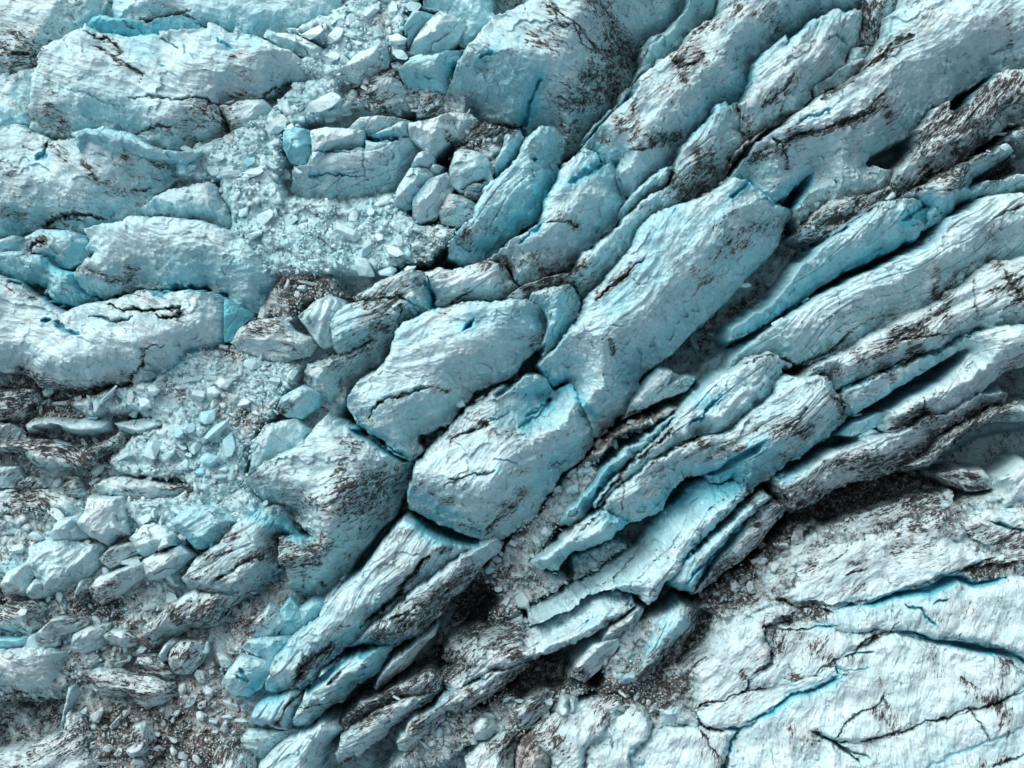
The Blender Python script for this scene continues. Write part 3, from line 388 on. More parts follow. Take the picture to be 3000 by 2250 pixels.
DS('D', '1600,1060 1700,1030 1680,1130', 30, .5); DS('D', '1560,650 1480,600', 18, .5); DS('D', '1650,470 1800,440', 20, .6)
DS('D', '1900,200 2100,230 1950,290', 30, .5); DS('D', '1300,590 1500,640', 18, .5); DS('D', '1830,990 1880,970', 12, .8)
DS('D', '1100,1470 1250,1510', 24, .6); DS('D', '60,1640 300,1640', 20, .6); DS('D', '800,1060 870,1070', 14, .5)
BS('D', '1560,60 1740,200 1600,330', 46, .35); BS('D', '1500,330 1470,520 1400,560 1230,640 1100,740', 16, .6); BS('D', '300,40 470,130 560,230', 26, .4)
BS('D', '0,160 260,180', 14, .4); BS('D', '1260,20 1400,60 1100,40', 30, .25); BS('D', '1350,1300 1480,1350 1600,1340', 24, .3); BS('D', '2040,920 2050,980', 10, .7)
# tile B
C_('B', '1285,505 1250,590 1200,700 1180,790', 9, 2.2, 0, .95)
C_('B', '900,365 970,340', 7, 1.6, 0, .9)
C_('B', '1300,30 1390,90 1420,190 1500,170 1560,280 1750,330', 4, .7, .8)
C_('B', '1340,0 1420,100 1560,190 1660,290 1940,310', 4, .8, .7)
C_('B', '1000,770 1170,780', 4, 1, .9)
C_('B', '150,905 380,900', 9, 4, 0, .6); C_('B', '150,905 150,970', 7, 2.5, 0, .5); C_('B', '-150,990 60,985', 4, 1, 0, .9)
C_('B', '-220,1120 130,1128', 4, 1.2, 0, .7); C_('B', '150,960 140,1130 180,1170', 3, .5, .3)
C_('B', '1590,950 1650,980 1705,1065', 7, 2.5, 0, .8); C_('B', '1480,1190 1590,1110 1700,1070', 10, 1.8, 0, .7)
C_('B', '1790,1020 1790,1130 1830,1200', 5, 1.2, .2, .6); C_('B', '1300,1440 1220,1520 1140,1590', 8, 1.5, 0, .7)
C_('B', '1870,980 1970,970 2100,900 2212,880', 6, 1.2, .9); C_('B', '780,1220 860,1180 940,1180', 5, 1, .9)
C_('B', '2120,380 2212,460', 5, .6, .7); C_('B', '2150,1080 2160,1150 2100,1210', 4, .8, .4)
C_('B', '1310,1440 1480,1430 1530,1470', 4, .6, .6)
PT('B', '1215,1025 1245,1012 1270,1025 1250,1050', 2, 6, .3); PT('B', '785,1005 810,1000 815,1030', 1.5, 6, .2)
DS('B', '1580,-20 1700,80 1780,180 1850,220', 34, .75); DS('B', '1260,290 1400,300', 20, .5); DS('B', '1300,60 1500,180 1700,300 1900,330', 26, .3)
DS('B', '1640,470 1780,440 1750,520 1560,600 1500,640', 34, .55); DS('B', '1450,700 1650,640 1780,540', 60, .3)
DS('B', '1500,820 1440,980 1500,1000', 24, .4); DS('B', '940,780 1160,790', 14, .75); DS('B', '950,830 1080,850', 24, .6)
DS('B', '1880,700 1870,780 1960,860 2090,900', 16, .5); DS('B', '1780,790 1850,850 1930,930', 16, .6); DS('B', '1700,890 1740,920', 12, .6)
DS('B', '2150,380 2200,520', 20, .6); DS('B', '2000,930 2200,850', 14, .8); DS('B', '1420,1400 1540,1470', 16, .7); DS('B', '1200,980 1290,980', 14, .3)
DS('B', '800,1540 830,1580', 18, .8); DS('B', '800,1500 1000,1500', 14, .5); DS('B', '680,860 720,900', 10, .7); DS('B', '1240,1260 1290,1270', 10, .5)
DS('B', '240,130 330,180', 16, .6); DS('B', '200,760 400,750', 12, .5); DS('B', '800,940 900,940 950,830', 18, .6); DS('B', '2040,600 2212,560', 20, .3)
BS('B', '900,450 1150,450 1200,600 1000,620', 70, .35); BS('B', '1280,500 1240,640 1180,780', 22, .8); BS('B', '900,360 980,340', 14, .6)
BS('B', '720,450 600,520 480,530', 24, .35); BS('B', '1100,1440 1250,1350 1350,1200', 36, .35); BS('B', '1700,1000 1800,980 1640,1070', 26, .55)
BS('B', '1460,1210 1620,1110', 20, .4); BS('B', '1700,1450 1800,1300 1960,1200 2150,1080', 26, .25); BS('B', '430,1350 560,1180', 14, .6)
BS('B', '850,1600 950,1560', 40, .4); BS('B', '1980,1530 2150,1400', 40, .35); BS('B', '1550,700 1750,680', 50, .2); BS('B', '1380,1100 1300,1300', 16, .4)
# tile C
C_('C', '880,660 980,590 1110,520 1210,420 1330,330 1480,235', 9, 1.6, .95)
C_('C', '650,920 760,880 880,840 1000,800 1120,760 1260,720', 8, 1.8, .95)
C_('C', '740,830 830,760 930,715 955,740', 5, .9, .1, .5); C_('C', '960,450 1120,500', 3, .3, .3)
C_('C', '500,700 640,590 720,490', 6, .9, .7); C_('C', '570,880 640,930 700,1050', 6, 1.4, .9)
C_('C', '930,260 1000,225 1090,290', 4, 1, .3, .3); C_('C', '1450,1420 1560,1350 1620,1320', 9, 1.8, 0, .9)
C_('C', '2212,1320 2080,1380 1990,1420', 6, .9, .8); C_('C', '1550,1190 1640,1120 1850,1060', 4, .8, .7)
C_('C', '1900,1190 2050,1060 2212,980', 9, 2, .2, .5); C_('C', '1640,1080 1560,1140 1500,1250', 6, 1.2, .6)
C_('C', '1700,370 1720,450', 5, .7, .1, .4); C_('C', '0,450 60,430 130,370', 5, .8, .7)
PT('C', '590,1300 700,1285 800,1180 885,1090 870,1140 815,1270 760,1330 700,1325', 8, 14, .6)
PT('C', '1740,700 1850,600 2040,458 2030,490 1900,600 1860,660 1760,720', 8, 14, .4)
PT('C', '1015,1150 1045,1160 1032,1200', 2, 6, .2)
PT('C', '290,1280 440,1160 500,1200 600,1280 560,1260 440,1190 320,1290', 2.5, 8, .8)
DS('C', '0,330 100,230 200,130 340,60', 24, .65); DS('C', '0,440 100,370', 18, .8); DS('C', '560,60 640,140', 24, .5); DS('C', '440,90 500,120', 14, .6)
DS('C', '1180,20 1220,150 1210,280', 30, .6); DS('C', '1190,430 1330,330 1450,260', 14, .8); DS('C', '540,640 680,590 730,480', 14, .6)
DS('C', '600,620 660,740', 18, .45); DS('C', '420,770 460,830', 16, .7); DS('C', '700,900 880,850 1120,780 1250,720', 14, .9); DS('C', '1290,650 1350,740', 20, .7)
DS('C', '330,690 360,720', 12, .7); DS('C', '90,980 150,1000 130,1050', 18, .8); DS('C', '130,1100 220,1100', 18, .7); DS('C', '430,1060 560,970 630,950', 16, .9)
DS('C', '650,950 700,1080', 10, .8); DS('C', '0,1180 150,1190 60,1240', 34, .5); DS('C', '450,1240 490,1270', 14, .5); DS('C', '350,1380 480,1450 330,1500', 24, .5)
DS('C', '550,1450 720,1420', 24, .5); DS('C', '330,1600 430,1560', 16, .7); DS('C', '200,1480 260,1560', 16, .5); DS('C', '0,1200 -80,1150', 20, .5)
DS('C', '1750,750 1880,720 1880,880 1780,950', 34, .6); DS('C', '2000,650 2212,620', 40, .4); DS('C', '1720,1230 1760,1190', 24, .55); DS('C', '1820,1140 1850,1110', 20, .4)
DS('C', '2040,1160 2200,1060', 20, .8); DS('C', '1980,1520 2020,1540', 14, .6); DS('C', '1000,230 900,1300', 2, .0); DS('C', '2080,100 2150,250', 10, .35)
DS('C', '1560,1140 1620,1080', 10, .6); DS('C', '1400,1180 1360,1250', 12, .4); DS('C', '900,1400 1200,1300', 40, .4)
BS('C', '1150,30 900,130 700,240 520,350 440,480', 24, .5); BS('C', '420,550 330,650 200,740 60,850', 26, .45); BS('C', '1560,700 1400,860 1200,960', 26, .35)
BS('C', '430,1190 620,1270 830,1150', 24, .5); BS('C', '1350,250 1420,100', 24, .3); BS('C', '1600,1310 1640,1330 1450,1420', 24, .6); BS('C', '1560,1560 1300,1640 1050,1750', 24, .55)
BS('C', '50,1500 200,1480 300,1640', 40, .3); BS('C', '250,1330 450,1180', 14, .4); BS('C', '1900,1200 1760,1330 1650,1440', 22, .5)
# tile E
C_('E', '545,130 590,240 600,340', 8, 2.2, .2, .5); C_('E', '1075,55 1120,150 1165,205', 5, 2, .7, .3)
C_('E', '100,305 200,295 300,285 370,270', 5, 1, .9); C_('E', '360,250 450,290 510,390', 5, 1, .1, .6)
C_('E', '160,1070 240,960 300,920 440,885 580,850', 6, 1.4, .8, .2); C_('E', '690,1210 800,1140 900,1115 970,1060', 6, 1.2, .8)
C_('E', '700,1450 850,1415 1000,1380', 5, 1, .8, .2); C_('E', '1150,1110 1250,1060 1340,970 1370,935', 9, 2.5, 0, .95)
C_('E', '1195,1060 1290,980 1370,935', 7, 1.4, 0, .95); C_('E', '980,1055 1060,1030 1100,1010', 5, .8, .3, .4)
C_('E', '1645,300 1750,190 1870,90 1960,10', 5, 1.2, .85); C_('E', '1590,480 1640,470 1850,450', 3, .4, .4)
C_('E', '700,310 860,215', 5, 1, .9); C_('E', '1670,1640 1700,1560 1760,1480 1940,1310 2050,1200 2150,1110', 7, 1.8, .9)
C_('E', '2000,1350 2120,1260 2212,1230', 4, .8, .7); C_('E', '800,1050 960,1080 1060,1200', 3, .3, .2)
C_('E', '550,1570 700,1480 780,1450', 4, .5, .4); C_('E', '1640,1030 1720,1050', 3, .5, .2, .4); C_('E', '1740,560 1780,600 1750,650', 8, .8, .8)
C_('E', '1000,1310 1140,1350', 3, .5, .1, .5); C_('E', '1820,1420 1840,1500 1810,1659', 4, .5, .7)
PT('E', '785,490 805,445 862,402 850,460', 3, 7, .8); PT('E', '955,1050 1005,1045 990,1060', 1.5, 6, .5)
PT('E', '1480,1170 1560,1090 1580,1100 1500,1180', .1, 4, 0)
DS('E', '200,380 260,470 230,430', 24, .7); DS('E', '290,340 380,330 330,400', 20, .5); DS('E', '100,300 380,270', 12, .7); DS('E', '830,240 740,300', 12, .7)
DS('E', '900,60 1050,30', 20, .5); DS('E', '1100,60 1300,90 1250,40', 30, .5); DS('E', '1340,130 1520,60', 24, .7); DS('E', '1210,230 1400,170 1480,190', 14, .6)
DS('E', '1640,260 1750,170 1850,80', 16, .7); DS('E', '1740,570 1770,640', 8, .95); DS('E', '1180,520 1330,520 1240,580', 12, .55); DS('E', '640,360 700,330', 12, .6)
DS('E', '1000,1140 1130,1180 1100,1130', 22, .5); DS('E', '900,1080 960,1060', 10, .5); DS('E', '1060,1650 1200,1540', 18, .7); DS('E', '1090,1430 1200,1400', 12, .5)
DS('E', '460,1500 520,1460', 14, .6); DS('E', '640,1590 720,1600', 14, .6); DS('E', '200,1110 100,1000', 14, .3); DS('E', '0,1500 200,1480 100,1600', 34, .5)
DS('E', '100,1560 280,1430 380,1400', 26, .35); DS('E', '700,880 600,850', 12, .7); DS('E', '200,730 250,760', 20, .4); DS('E', '30,650 200,560', 10, .5)
DS('E', '1500,1000 1600,1030', 8, .5); DS('E', '1700,1130 1760,1200', 16, .5); DS('E', '1900,480 1960,500', 10, .4); DS('E', '0,1400 100,1250', 20, .25)
DS('E', '2100,80 2180,40', 14, .5); DS('E', '1530,830 1560,860', 10, .4)
BS('E', '1310,740 1400,820 1490,830 1600,980 1640,1040', 14, .75); BS('E', '1200,880 1400,880 1300,1000 1150,1100', 44, .45); BS('E', '1750,300 1900,150 2050,60', 50, .3)
BS('E', '1900,780 2050,560 2212,400', 26, .3); BS('E', '1400,300 1450,450 1380,540', 26, .3); BS('E', '900,400 1150,380 1280,420', 40, .3); BS('E', '780,470 850,430', 20, .5)
BS('E', '1280,1500 1460,1330 1600,1180', 24, .3); BS('E', '2000,1650 2212,1550', 30, .5); BS('E', '1600,1580 1750,1400', 20, .4); BS('E', '560,200 600,330', 14, .6)
BS('E', '400,440 360,520 500,460', 30, .25); BS('E', '80,600 40,420', 30, .3); BS('E', '1000,1380 1060,1400', 14, .5); BS('E', '60,1100 250,1210 440,1330', 12, .5); BS('E', '420,1350 440,1480', 20, .4)
BS('E', '1780,850 1900,700', 40, .2); BS('E', '420,1540 700,1659 900,1780', 14, .5)
# tile F
C_('F', '640,650 720,690 790,710 920,640 1060,550 1120,490', 7, 2, .9); C_('F', '600,640 520,645 380,690', 4, .8, .5)
C_('F', '1050,890 1080,850 1400,710 1620,630 1960,470', 9, 2.5, .2, .6); C_('F', '1020,930 1080,970', 8, 1.6, .9)
C_('F', '0,1245 60,1200 120,1180', 6, 1, .8); C_('F', '640,1120 770,1020 780,980', 5, .9, .6, .3)
C_('F', '1340,555 1440,500', 5, .8, .8); C_('F', '1400,550 1560,520 1760,490', 5, .8, .7)
C_('F', '1340,1150 1450,1090 1600,1040', 6, 1.2, .9); C_('F', '1560,930 1580,1000 1640,1050', 6, 1, .6, .3)
C_('F', '1880,60 1890,250 1900,400', 4, .5, .6); C_('F', '2080,100 2130,200 2212,300', 6, .8, .8); C_('F', '1950,230 2120,190 2212,150', 4, .6, .7)
C_('F', '1900,420 2212,260', 4, .5, .5); C_('F', '1000,330 1010,220', 3, .3, .3); C_('F', '230,910 130,1020 30,1090', 7, 1.6, 0, .95)
C_('F', '700,1170 860,1090', 4, .7, .3, .5); C_('F', '620,1500 690,1590', 5, 1.4, .3, .5); C_('F', '1940,1050 2110,960', 8, 1.4, .9)
C_('F', '2090,980 2100,1060', 5, .8, .4, .3); C_('F', '1680,1480 1760,1500 1900,1540', 4, .8, .5); C_('F', '1640,190 1650,260', 8, .5, .9)
C_('F', '1120,470 1260,400 1420,370', 4, .4, .5)
PT('F', '535,1192 490,1280 390,1340 220,1440 168,1425 290,1330 420,1240', 5, 14, .9)
PT('F', '830,250 800,270 700,350 640,380 620,400 700,330 800,250', 2, 5, .2)
DS('F', '1650,100 1640,250 1720,270 1800,130', 18, .55); DS('F', '1870,60 1900,30', 14, .5); DS('F', '2050,60 2120,200 2212,290', 26, .5); DS('F', '1950,230 2100,200', 12, .5)
DS('F', '1350,540 1450,500 1520,480', 20, .7); DS('F', '1260,620 1360,590', 26, .5); DS('F', '1480,600 1540,610', 14, .7); DS('F', '1120,620 1130,680', 16, .5)
DS('F', '900,760 1000,740', 18, .6); DS('F', '1030,950 1060,1000', 20, .7); DS('F', '550,1180 700,1140 760,1100', 30, .5); DS('F', '800,1200 830,1170', 16, .7)
DS('F', '660,1290 680,1320', 18, .5); DS('F', '100,1230 180,1200', 14, .7); DS('F', '160,1310 300,1240 380,1230', 14, .7); DS('F', '60,1300 30,1310', 10, .6)
DS('F', '1340,770 1380,790', 16, .6); DS('F', '1400,1090 1560,1060', 20, .7); DS('F', '1480,1000 1560,1000', 18, .4); DS('F', '1600,1020 1650,1030', 14, .6); DS('F', '1500,640 1440,690', 12, .6)
DS('F', '1020,1330 1180,1330', 20, .6); DS('F', '1280,1360 1400,1400 1200,1440', 30, .4); DS('F', '1450,1380 1550,1300 1720,1180', 20, .7); DS('F', '1840,1110 1980,1050', 24, .6)
DS('F', '1700,300 1690,390 1600,360', 22, .5); DS('F', '1100,280 1060,420', 30, .1); DS('F', '60,110 180,130 130,180', 18, .5); DS('F', '230,20 330,-20', 20, .5)
DS('F', '380,1560 480,1540 450,1620', 20, .5); DS('F', '560,1540 650,1560 620,1630', 22, .5); DS('F', '960,560 900,600', 10, .5); DS('F', '1850,1450 1980,1470 1900,1500', 20, .5)
DS('F', '2180,700 2090,740', 20, .5); DS('F', '470,1640 430,1490', 6, .5); DS('F', '280,620 560,680', 20, .2); DS('F', '470,1090 560,1120', 18, .3)
BS('F', '100,950 250,900', 20, .6); BS('F', '250,1460 470,1380 520,1230', 60, .55); BS('F', '0,1600 200,1540 340,1480', 50, .5); BS('F', '450,480 700,320 900,180', 20, .5)
BS('F', '1000,430 800,600', 60, .12); BS('F', '1150,1010 1400,850 1700,680', 26, .4); BS('F', '640,1440 900,1240 1060,1100', 18, .5); BS('F', '1480,50 1250,150', 20, .25)
BS('F', '420,560 200,720 50,850', 24, .4); BS('F', '680,1470 860,1370', 14, .4); BS('F', '1600,700 1850,500', 10, .3); BS('F', '650,640 700,600', 20, .3); BS('F', '1000,830 1080,860', 20, .4)
# tile I
PT('I', '960,640 1080,590 1150,598 1380,512 1560,480 1700,408 1800,408 1900,455 2000,430 2100,412 2100,425 1980,480 1900,492 1780,455 1600,540 1380,560 1240,612 1120,600 1010,630', 5, 12, .9)
PT('I', '1370,775 1450,768 1560,790 1620,820 1800,830 1980,870 2080,880 2212,950 2290,1010 2290,1040 2180,960 2080,930 1960,915 1800,885 1620,845 1500,800', 6, 12, .7)
PT('I', '1040,915 1100,903 1235,905 1230,913 1110,912', 3, 5, .7); PT('I', '250,1405 330,1395 385,1405 370,1425 330,1415', 3, 6, .5)
PT('I', '1620,600 1660,565 1720,560 1715,575 1660,580', 2, 6, .8); PT('I', '740,770 880,730 1000,735 960,745 880,745 780,765', 2, 6, .7)
PT('I', '780,565 870,548 850,560', 1, 5, .6); PT('I', '1980,60 2060,60 2130,100 2212,110 2212,130 2100,110', 4, 8, .3)
C_('I', '420,1365 520,1320 600,1270 700,1200 780,1185 860,1140 960,1105 1010,1060', 8.6, 1.8, 0, .75)
C_('I', '1440,590 1520,620 1600,700 1640,725', 4.3, 1.2, 0, .6); C_('I', '830,1420 900,1450 980,1480 1060,1530 1200,1590', 5.0, 1.6, .3, .3)
C_('I', '980,1480 1030,1400 1120,1310 1240,1250 1300,1190 1325,1240', 5.0, 1.2, .5, .2); C_('I', '1180,1480 1240,1460 1420,1410 1540,1365 1720,1320 1900,1270 2050,1230 2212,1140', 3.6, 1.1, .9)
C_('I', '1880,1280 1920,1370 1980,1470', 3.6, 1.0, .6, .2); C_('I', '80,1272 250,1222 410,1148 540,1140', 3.6, 1.0, .9); C_('I', '80,1290 140,1380 240,1405', 3.6, 1.0, .8)
C_('I', '0,1395 120,1388 250,1405', 2.9, 0.8, .7); C_('I', '520,790 520,745 640,720 740,705', 3.6, 0.8, .8); C_('I', '530,745 700,770 790,750', 2.9, 0.7, .8)
C_('I', '575,900 600,940 480,1040', 4.3, 1.0, .8); C_('I', '860,1060 940,1000 990,945 1100,890 1260,790 1400,720', 3.6, 0.8, .9); C_('I', '560,580 640,570 740,600 900,630 960,645', 5.0, 1.3, .8)
C_('I', '1500,480 1750,395 1880,350 2040,300', 4.3, 0.8, .8); C_('I', '1800,420 1900,460', 3.6, 1.0, .6); C_('I', '10,470 130,340 270,230 380,90', 5.0, 1.6, 0, .95)
C_('I', '0,320 60,250 180,150 300,70', 4.3, 1.4, .2, .7); C_('I', '1010,1010 1100,1008 1200,1015', 2.9, 0.4, 0, .5); C_('I', '980,970 1010,1040 1060,1045', 3.6, 0.6, 0, .6)
C_('I', '1060,400 1200,370', 2.9, 0.5, .8); C_('I', '980,310 1020,275', 3.6, 0.5, .8); C_('I', '1810,1050 1830,1100 1900,1150', 3.6, 0.6, .8); C_('I', '100,1400 170,1500 240,1610', 2.9, 0.6, .7)
C_('I', '300,1560 330,1470 390,1400', 5.8, 1.2, .2, .5); C_('I', '690,990 720,1080', 2.9, 0.5, .5); C_('I', '2212,1560 2000,1640', 5.8, 0.8, .7, .3)
C_('I', '1560,1659 1800,1560 1980,1480 2212,1400', 10.1, 0.4, 0, .3)
DS('I', '100,300 200,200 340,60', 8, .3); DS('I', '1100,330 1160,340', 14, .6); DS('I', '1380,250 1400,230', 16, .5); DS('I', '1500,100 1700,60', 50, .3); DS('I', '2020,180 2212,200', 30, .6)
DS('I', '1900,100 1960,130', 16, .5); DS('I', '1880,370 1990,360 2140,330', 16, .6); DS('I', '680,690 760,640 850,650', 26, .5); DS('I', '600,800 640,880', 24, .6)
DS('I', '860,900 950,940', 26, .55); DS('I', '380,1040 390,1080', 12, .8); DS('I', '360,1350 420,1240 430,1160', 12, .45); DS('I', '1810,1080 1900,1200', 20, .55)
DS('I', '2070,960 2060,1150 2080,1400', 24, .4); DS('I', '1980,1200 2010,1230', 18, .7); DS('I', '1280,1320 1380,1390 1340,1280', 22, .65); DS('I', '1200,1260 1260,1290', 14, .4)
DS('I', '2100,970 2110,990', 14, .8); DS('I', '1620,850 1610,1000', 16, .4); DS('I', '1110,1100 1120,1180', 14, .35); DS('I', '1300,1180 1260,1060', 14, .35)
DS('I', '150,1480 220,1600', 18, .5); DS('I', '720,1520 860,1480', 26, .4); DS('I', '1180,1500 1240,1480', 20, .4); DS('I', '1880,380 1990,420', 16, .6)
DS('I', '1840,520 1860,620', 14, .35); DS('I', '1650,660 1690,680', 20, .35); DS('I', '1150,860 1260,820', 10, .6); DS('I', '700,1070 780,1080', 10, .6); DS('I', '660,1380 740,1400', 16, .3)
DS('I', '2040,1280 2100,1440', 26, .3); DS('I', '1900,1640 2100,1590', 16, .5); DS('I', '800,640 920,640', 12, .7)
BS('I', '420,1380 620,1290 820,1180 960,1120', 26, 0.27); BS('I', '1000,660 1300,600 1600,560', 26, 0.27); BS('I', '1600,560 1800,480', 24, 0.18); BS('I', '30,500 150,380 250,260 380,120', 14, 0.48)
BS('I', '0,300 60,250 200,130', 14, 0.30); BS('I', '1700,860 1980,890 2212,990', 14, 0.30); BS('I', '330,1420 310,1540', 16, 0.30); BS('I', '1640,740 1500,640', 16, 0.12); BS('I', '2212,1060 2150,1180', 24, 0.24)
BS('I', '1200,1640 1700,1600 2212,1440', 24, 0.09); BS('I', '880,740 960,740', 10, 0.24)
# tile G
C_('G', '1390,460 1480,390 1640,310 1740,270', 5, .9, .9); C_('G', '1600,550 1700,510 1840,420', 8, 1.5, .3, .6); C_('G', '-10,1240 200,1250 400,1240', 5, 1, .8)
C_('G', '-590,0 -580,10', 3, .1, 0); C_('G', '1000,270 1140,230', 6, 1.5, .7); C_('G', '440,960 460,1020 430,1100', 7, 1.2, .4, .4)
C_('G', '1780,1390 1860,1250 1960,1190', 5, 1, .9); C_('G', '1900,1280 2000,1270 2212,1230', 4, .7, .6); C_('G', '1900,1150 1950,1020 2080,920 2140,850', 9, 1.8, .95)
C_('G', '1660,200 1560,60', 3, .3, .2); C_('G', '1530,1060 1600,1100 1560,1000', 6, 1.2, .2, .7); C_('G', '2120,1110 2212,1040', 6, 1.2, .8)
DS('G', '1560,330 1640,300 1700,250', 16, .6); DS('G', '1420,450 1560,440', 16, .35); DS('G', '1130,650 1240,640 1330,620', 18, .6); DS('G', '1140,700 1160,720', 12, .8)
DS('G', '1800,200 1950,280 2060,200', 20, .6); DS('G', '1850,350 2000,300 2150,220', 16, .55); DS('G', '2030,320 2040,340', 14, .8); DS('G', '2080,500 2090,520', 10, .8); DS('G', '1970,410 1930,500', 5, .7)
DS('G', '640,90 650,80', 10, .6); DS('G', '770,160 800,150', 10, .7); DS('G', '700,470 740,470', 12, .6); DS('G', '1130,310 1150,280', 10, .5); DS('G', '720,240 850,260', 22, .4)
DS('G', '560,580 500,680 700,620', 40, .6); DS('G', '20,570 30,640', 26, .6); DS('G', '300,740 340,740', 12, .5); DS('G', '250,830 330,840', 12, .5); DS('G', '840,790 900,840', 14, .6)
DS('G', '560,1100 900,1090', 20, .35); DS('G', '850,1180 1100,1160', 20, .5); DS('G', '880,1460 930,1470', 14, .5); DS('G', '1600,750 1680,720', 20, .5); DS('G', '1120,920 1240,930', 12, .6)
DS('G', '1900,1140 1960,1030 2110,920', 16, .8); DS('G', '2150,870 2212,920', 16, .6); DS('G', '1740,1380 1800,1390', 14, .7); DS('G', '1900,1290 1890,1230', 8, .5); DS('G', '80,1160 130,1190', 12, .6)
DS('G', '100,1600 300,1540', 24, .3); DS('G', '1500,100 1460,40', 4, .4); DS('G', '1430,300 1500,200 1600,100', 8, .3); DS('G', '700,1400 800,1360', 34, .6); DS('G', '1000,1500 1300,1550', 50, .4)
BS('G', '1640,30 1750,60 1850,120 1960,190', 22, .7); BS('G', '1160,200 1380,210', 18, .4); BS('G', '1850,140 1700,-20', 30, .4); BS('G', '1720,850 1880,900', 30, .2); BS('G', '1700,1100 1620,1190 1750,1180', 22, .5)
BS('G', '1600,560 1820,380', 14, .7); BS('G', '1780,1000 2000,760 2150,640', 26, .25); BS('G', '1780,1180 1650,1290', 30, .3); BS('G', '0,840 200,840', 20, .3); BS('G', '100,340 0,400', 20, .4)
# tile H
C_('H', '560,290 500,330 470,400 370,530 300,600 180,700 110,755', 9, 2.5, .9, .2); C_('H', '240,760 260,700 340,680 430,640', 5, 1, .9)
C_('H', '340,720 440,660 480,620 620,600', 4, .9, .9); C_('H', '620,560 760,420 860,380', 5, 1, .8); C_('H', '0,950 100,910 240,885', 12, 3, .1, .6)
C_('H', '900,180 1000,60 1100,-40', 8, 1, .85); C_('H', '0,1000 60,930', 8, 2, .1, .5); C_('H', '660,1160 640,1080 700,1040', 5, .9, .6); C_('H', '1730,1180 1850,1180 1940,1210', 5, 1.2, .9)
C_('H', '1650,500 1780,440 1960,250', 4, .5, .6); C_('H', '1560,120 1640,40 1700,-20', 6, 1, .8); C_('H', '820,1130 960,1080 1000,1040', 4, .6, .7); C_('H', '1000,1000 700,980', 3, .1, .2)
C_('H', '1740,1450 1740,1540', 5, .8, .5); C_('H', '0,740 60,720', 3, .8, .6); C_('H', '400,590 430,580', 3, .6, .5)
DS('H', '360,150 450,140', 12, .5); DS('H', '650,250 700,240', 16, .7); DS('H', '560,310 460,420 380,540', 12, .6); DS('H', '640,560 700,480 800,400 830,380', 24, .75); DS('H', '500,640 600,640 340,820 220,830', 22, .75)
DS('H', '920,480 960,560 880,600 850,660', 30, .9); DS('H', '850,660 800,740 950,700', 34, .8); DS('H', '1090,780 1130,880 1160,800', 30, .6); DS('H', '750,900 900,850 1050,880', 60, .3)
DS('H', '250,1220 400,1110 600,1020 720,1010', 30, .8); DS('H', '100,1330 260,1230', 26, .8); DS('H', '1200,1060 1150,1160 1300,1200', 40, .5); DS('H', '840,90 960,120 1000,60', 20, .3); DS('H', '780,110 860,130', 18, .5)
DS('H', '1960,1050 2100,950 2212,860', 26, .8); DS('H', '2020,1180 2200,1100', 26, .8); DS('H', '1800,1200 2000,1210', 12, .8); DS('H', '1750,720 1780,780', 18, .6); DS('H', '1500,1030 1600,1100', 14, .5)
DS('H', '1180,1430 1300,1420 1360,1460', 30, .8); DS('H', '1000,1510 1050,1560 1100,1480', 16, .7); DS('H', '480,1410 500,1380', 20, .7); DS('H', '1370,110 1450,120 1550,60', 20, .6)
DS('H', '1650,1260 1680,1350', 20, .4); DS('H', '640,1100 740,1000 820,1010', 20, .5); DS('H', '820,1150 850,1180', 10, .5); DS('H', '560,1200 500,1250', 16, .4); DS('H', '1680,210 1400,330', 12, .3)
DS('H', '1240,960 1300,1000', 20, .6); DS('H', '1060,1140 1200,1000', 24, .5); DS('H', '1420,560 1300,800', 3, .0); DS('H', '1860,560 1830,700', 10, .3)
BS('H', '450,80 620,200 860,230', 16, .6); BS('H', '0,830 120,740 250,640', 20, .4); BS('H', '0,930 240,870 420,830', 18, .7); BS('H', '250,1000 100,1080 0,1160', 20, .5); BS('H', '560,1280 700,1160', 12, .7)
BS('H', '1700,20 1860,90', 20, .6); BS('H', '1440,350 1700,230 1850,120', 20, .4); BS('H', '1560,740 1750,620', 26, .25); BS('H', '1990,900 2100,740', 26, .3); BS('H', '2120,40 2040,180', 30, .3)
BS('H', '0,1480 100,1400', 24, .4); BS('H', '820,1060 960,1120', 12, .4); BS('H', '1880,560 1840,520', 12, .5); BS('H', '560,420 700,560', 30, .08); BS('H', '1880,1540 1960,1659', 14, .5)

# wide sooty bands
DS('F', '640,1490 900,1400 1250,1330 1450,1300', 22, .35); DS('F', '1500,1300 1750,1130 2000,1000 2200,930', 26, .45); DS('F', '900,1640 1400,1560 1700,1470', 40, .5)
DS('I', '60,640 300,430 520,220 700,90', 24, .6); DS('I', '700,-20 1000,-90 1500,-150', 40, .5); DS('I', '600,500 900,250 1300,60 1700,-60', 40, .22); DS('I', '0,1150 60,1000 220,640 420,580', 22, .4)
DS('C', '1560,900 1700,780 1850,700 2000,650 2212,480', 44, .3); DS('C', '1430,1270 1700,1110 2000,900', 26, .45); DS('C', '800,1540 1200,1330 1400,1210', 30, .4); DS('C', '0,1300 100,1200 200,1100', 30, .3)
DS('B', '1650,560 1900,350', 50, 0.18); DS('B', '1350,200 1650,420', 50, 0.12); DS('B', '700,760 1000,900 1200,860', 26, 0.21); DS('B', '100,600 200,480 350,450', 20, 0.24)
DS('G', '0,640 400,620 800,640', 60, 0.21); DS('G', '0,1330 400,1380 900,1330 1300,1400', 70, 0.18); DS('G', '400,1620 900,1560 1500,1600', 60, 0.21); DS('G', '700,900 900,1020 1150,1050', 34, 0.30); DS('G', '1000,860 1300,800 1500,700', 26, 0.24)
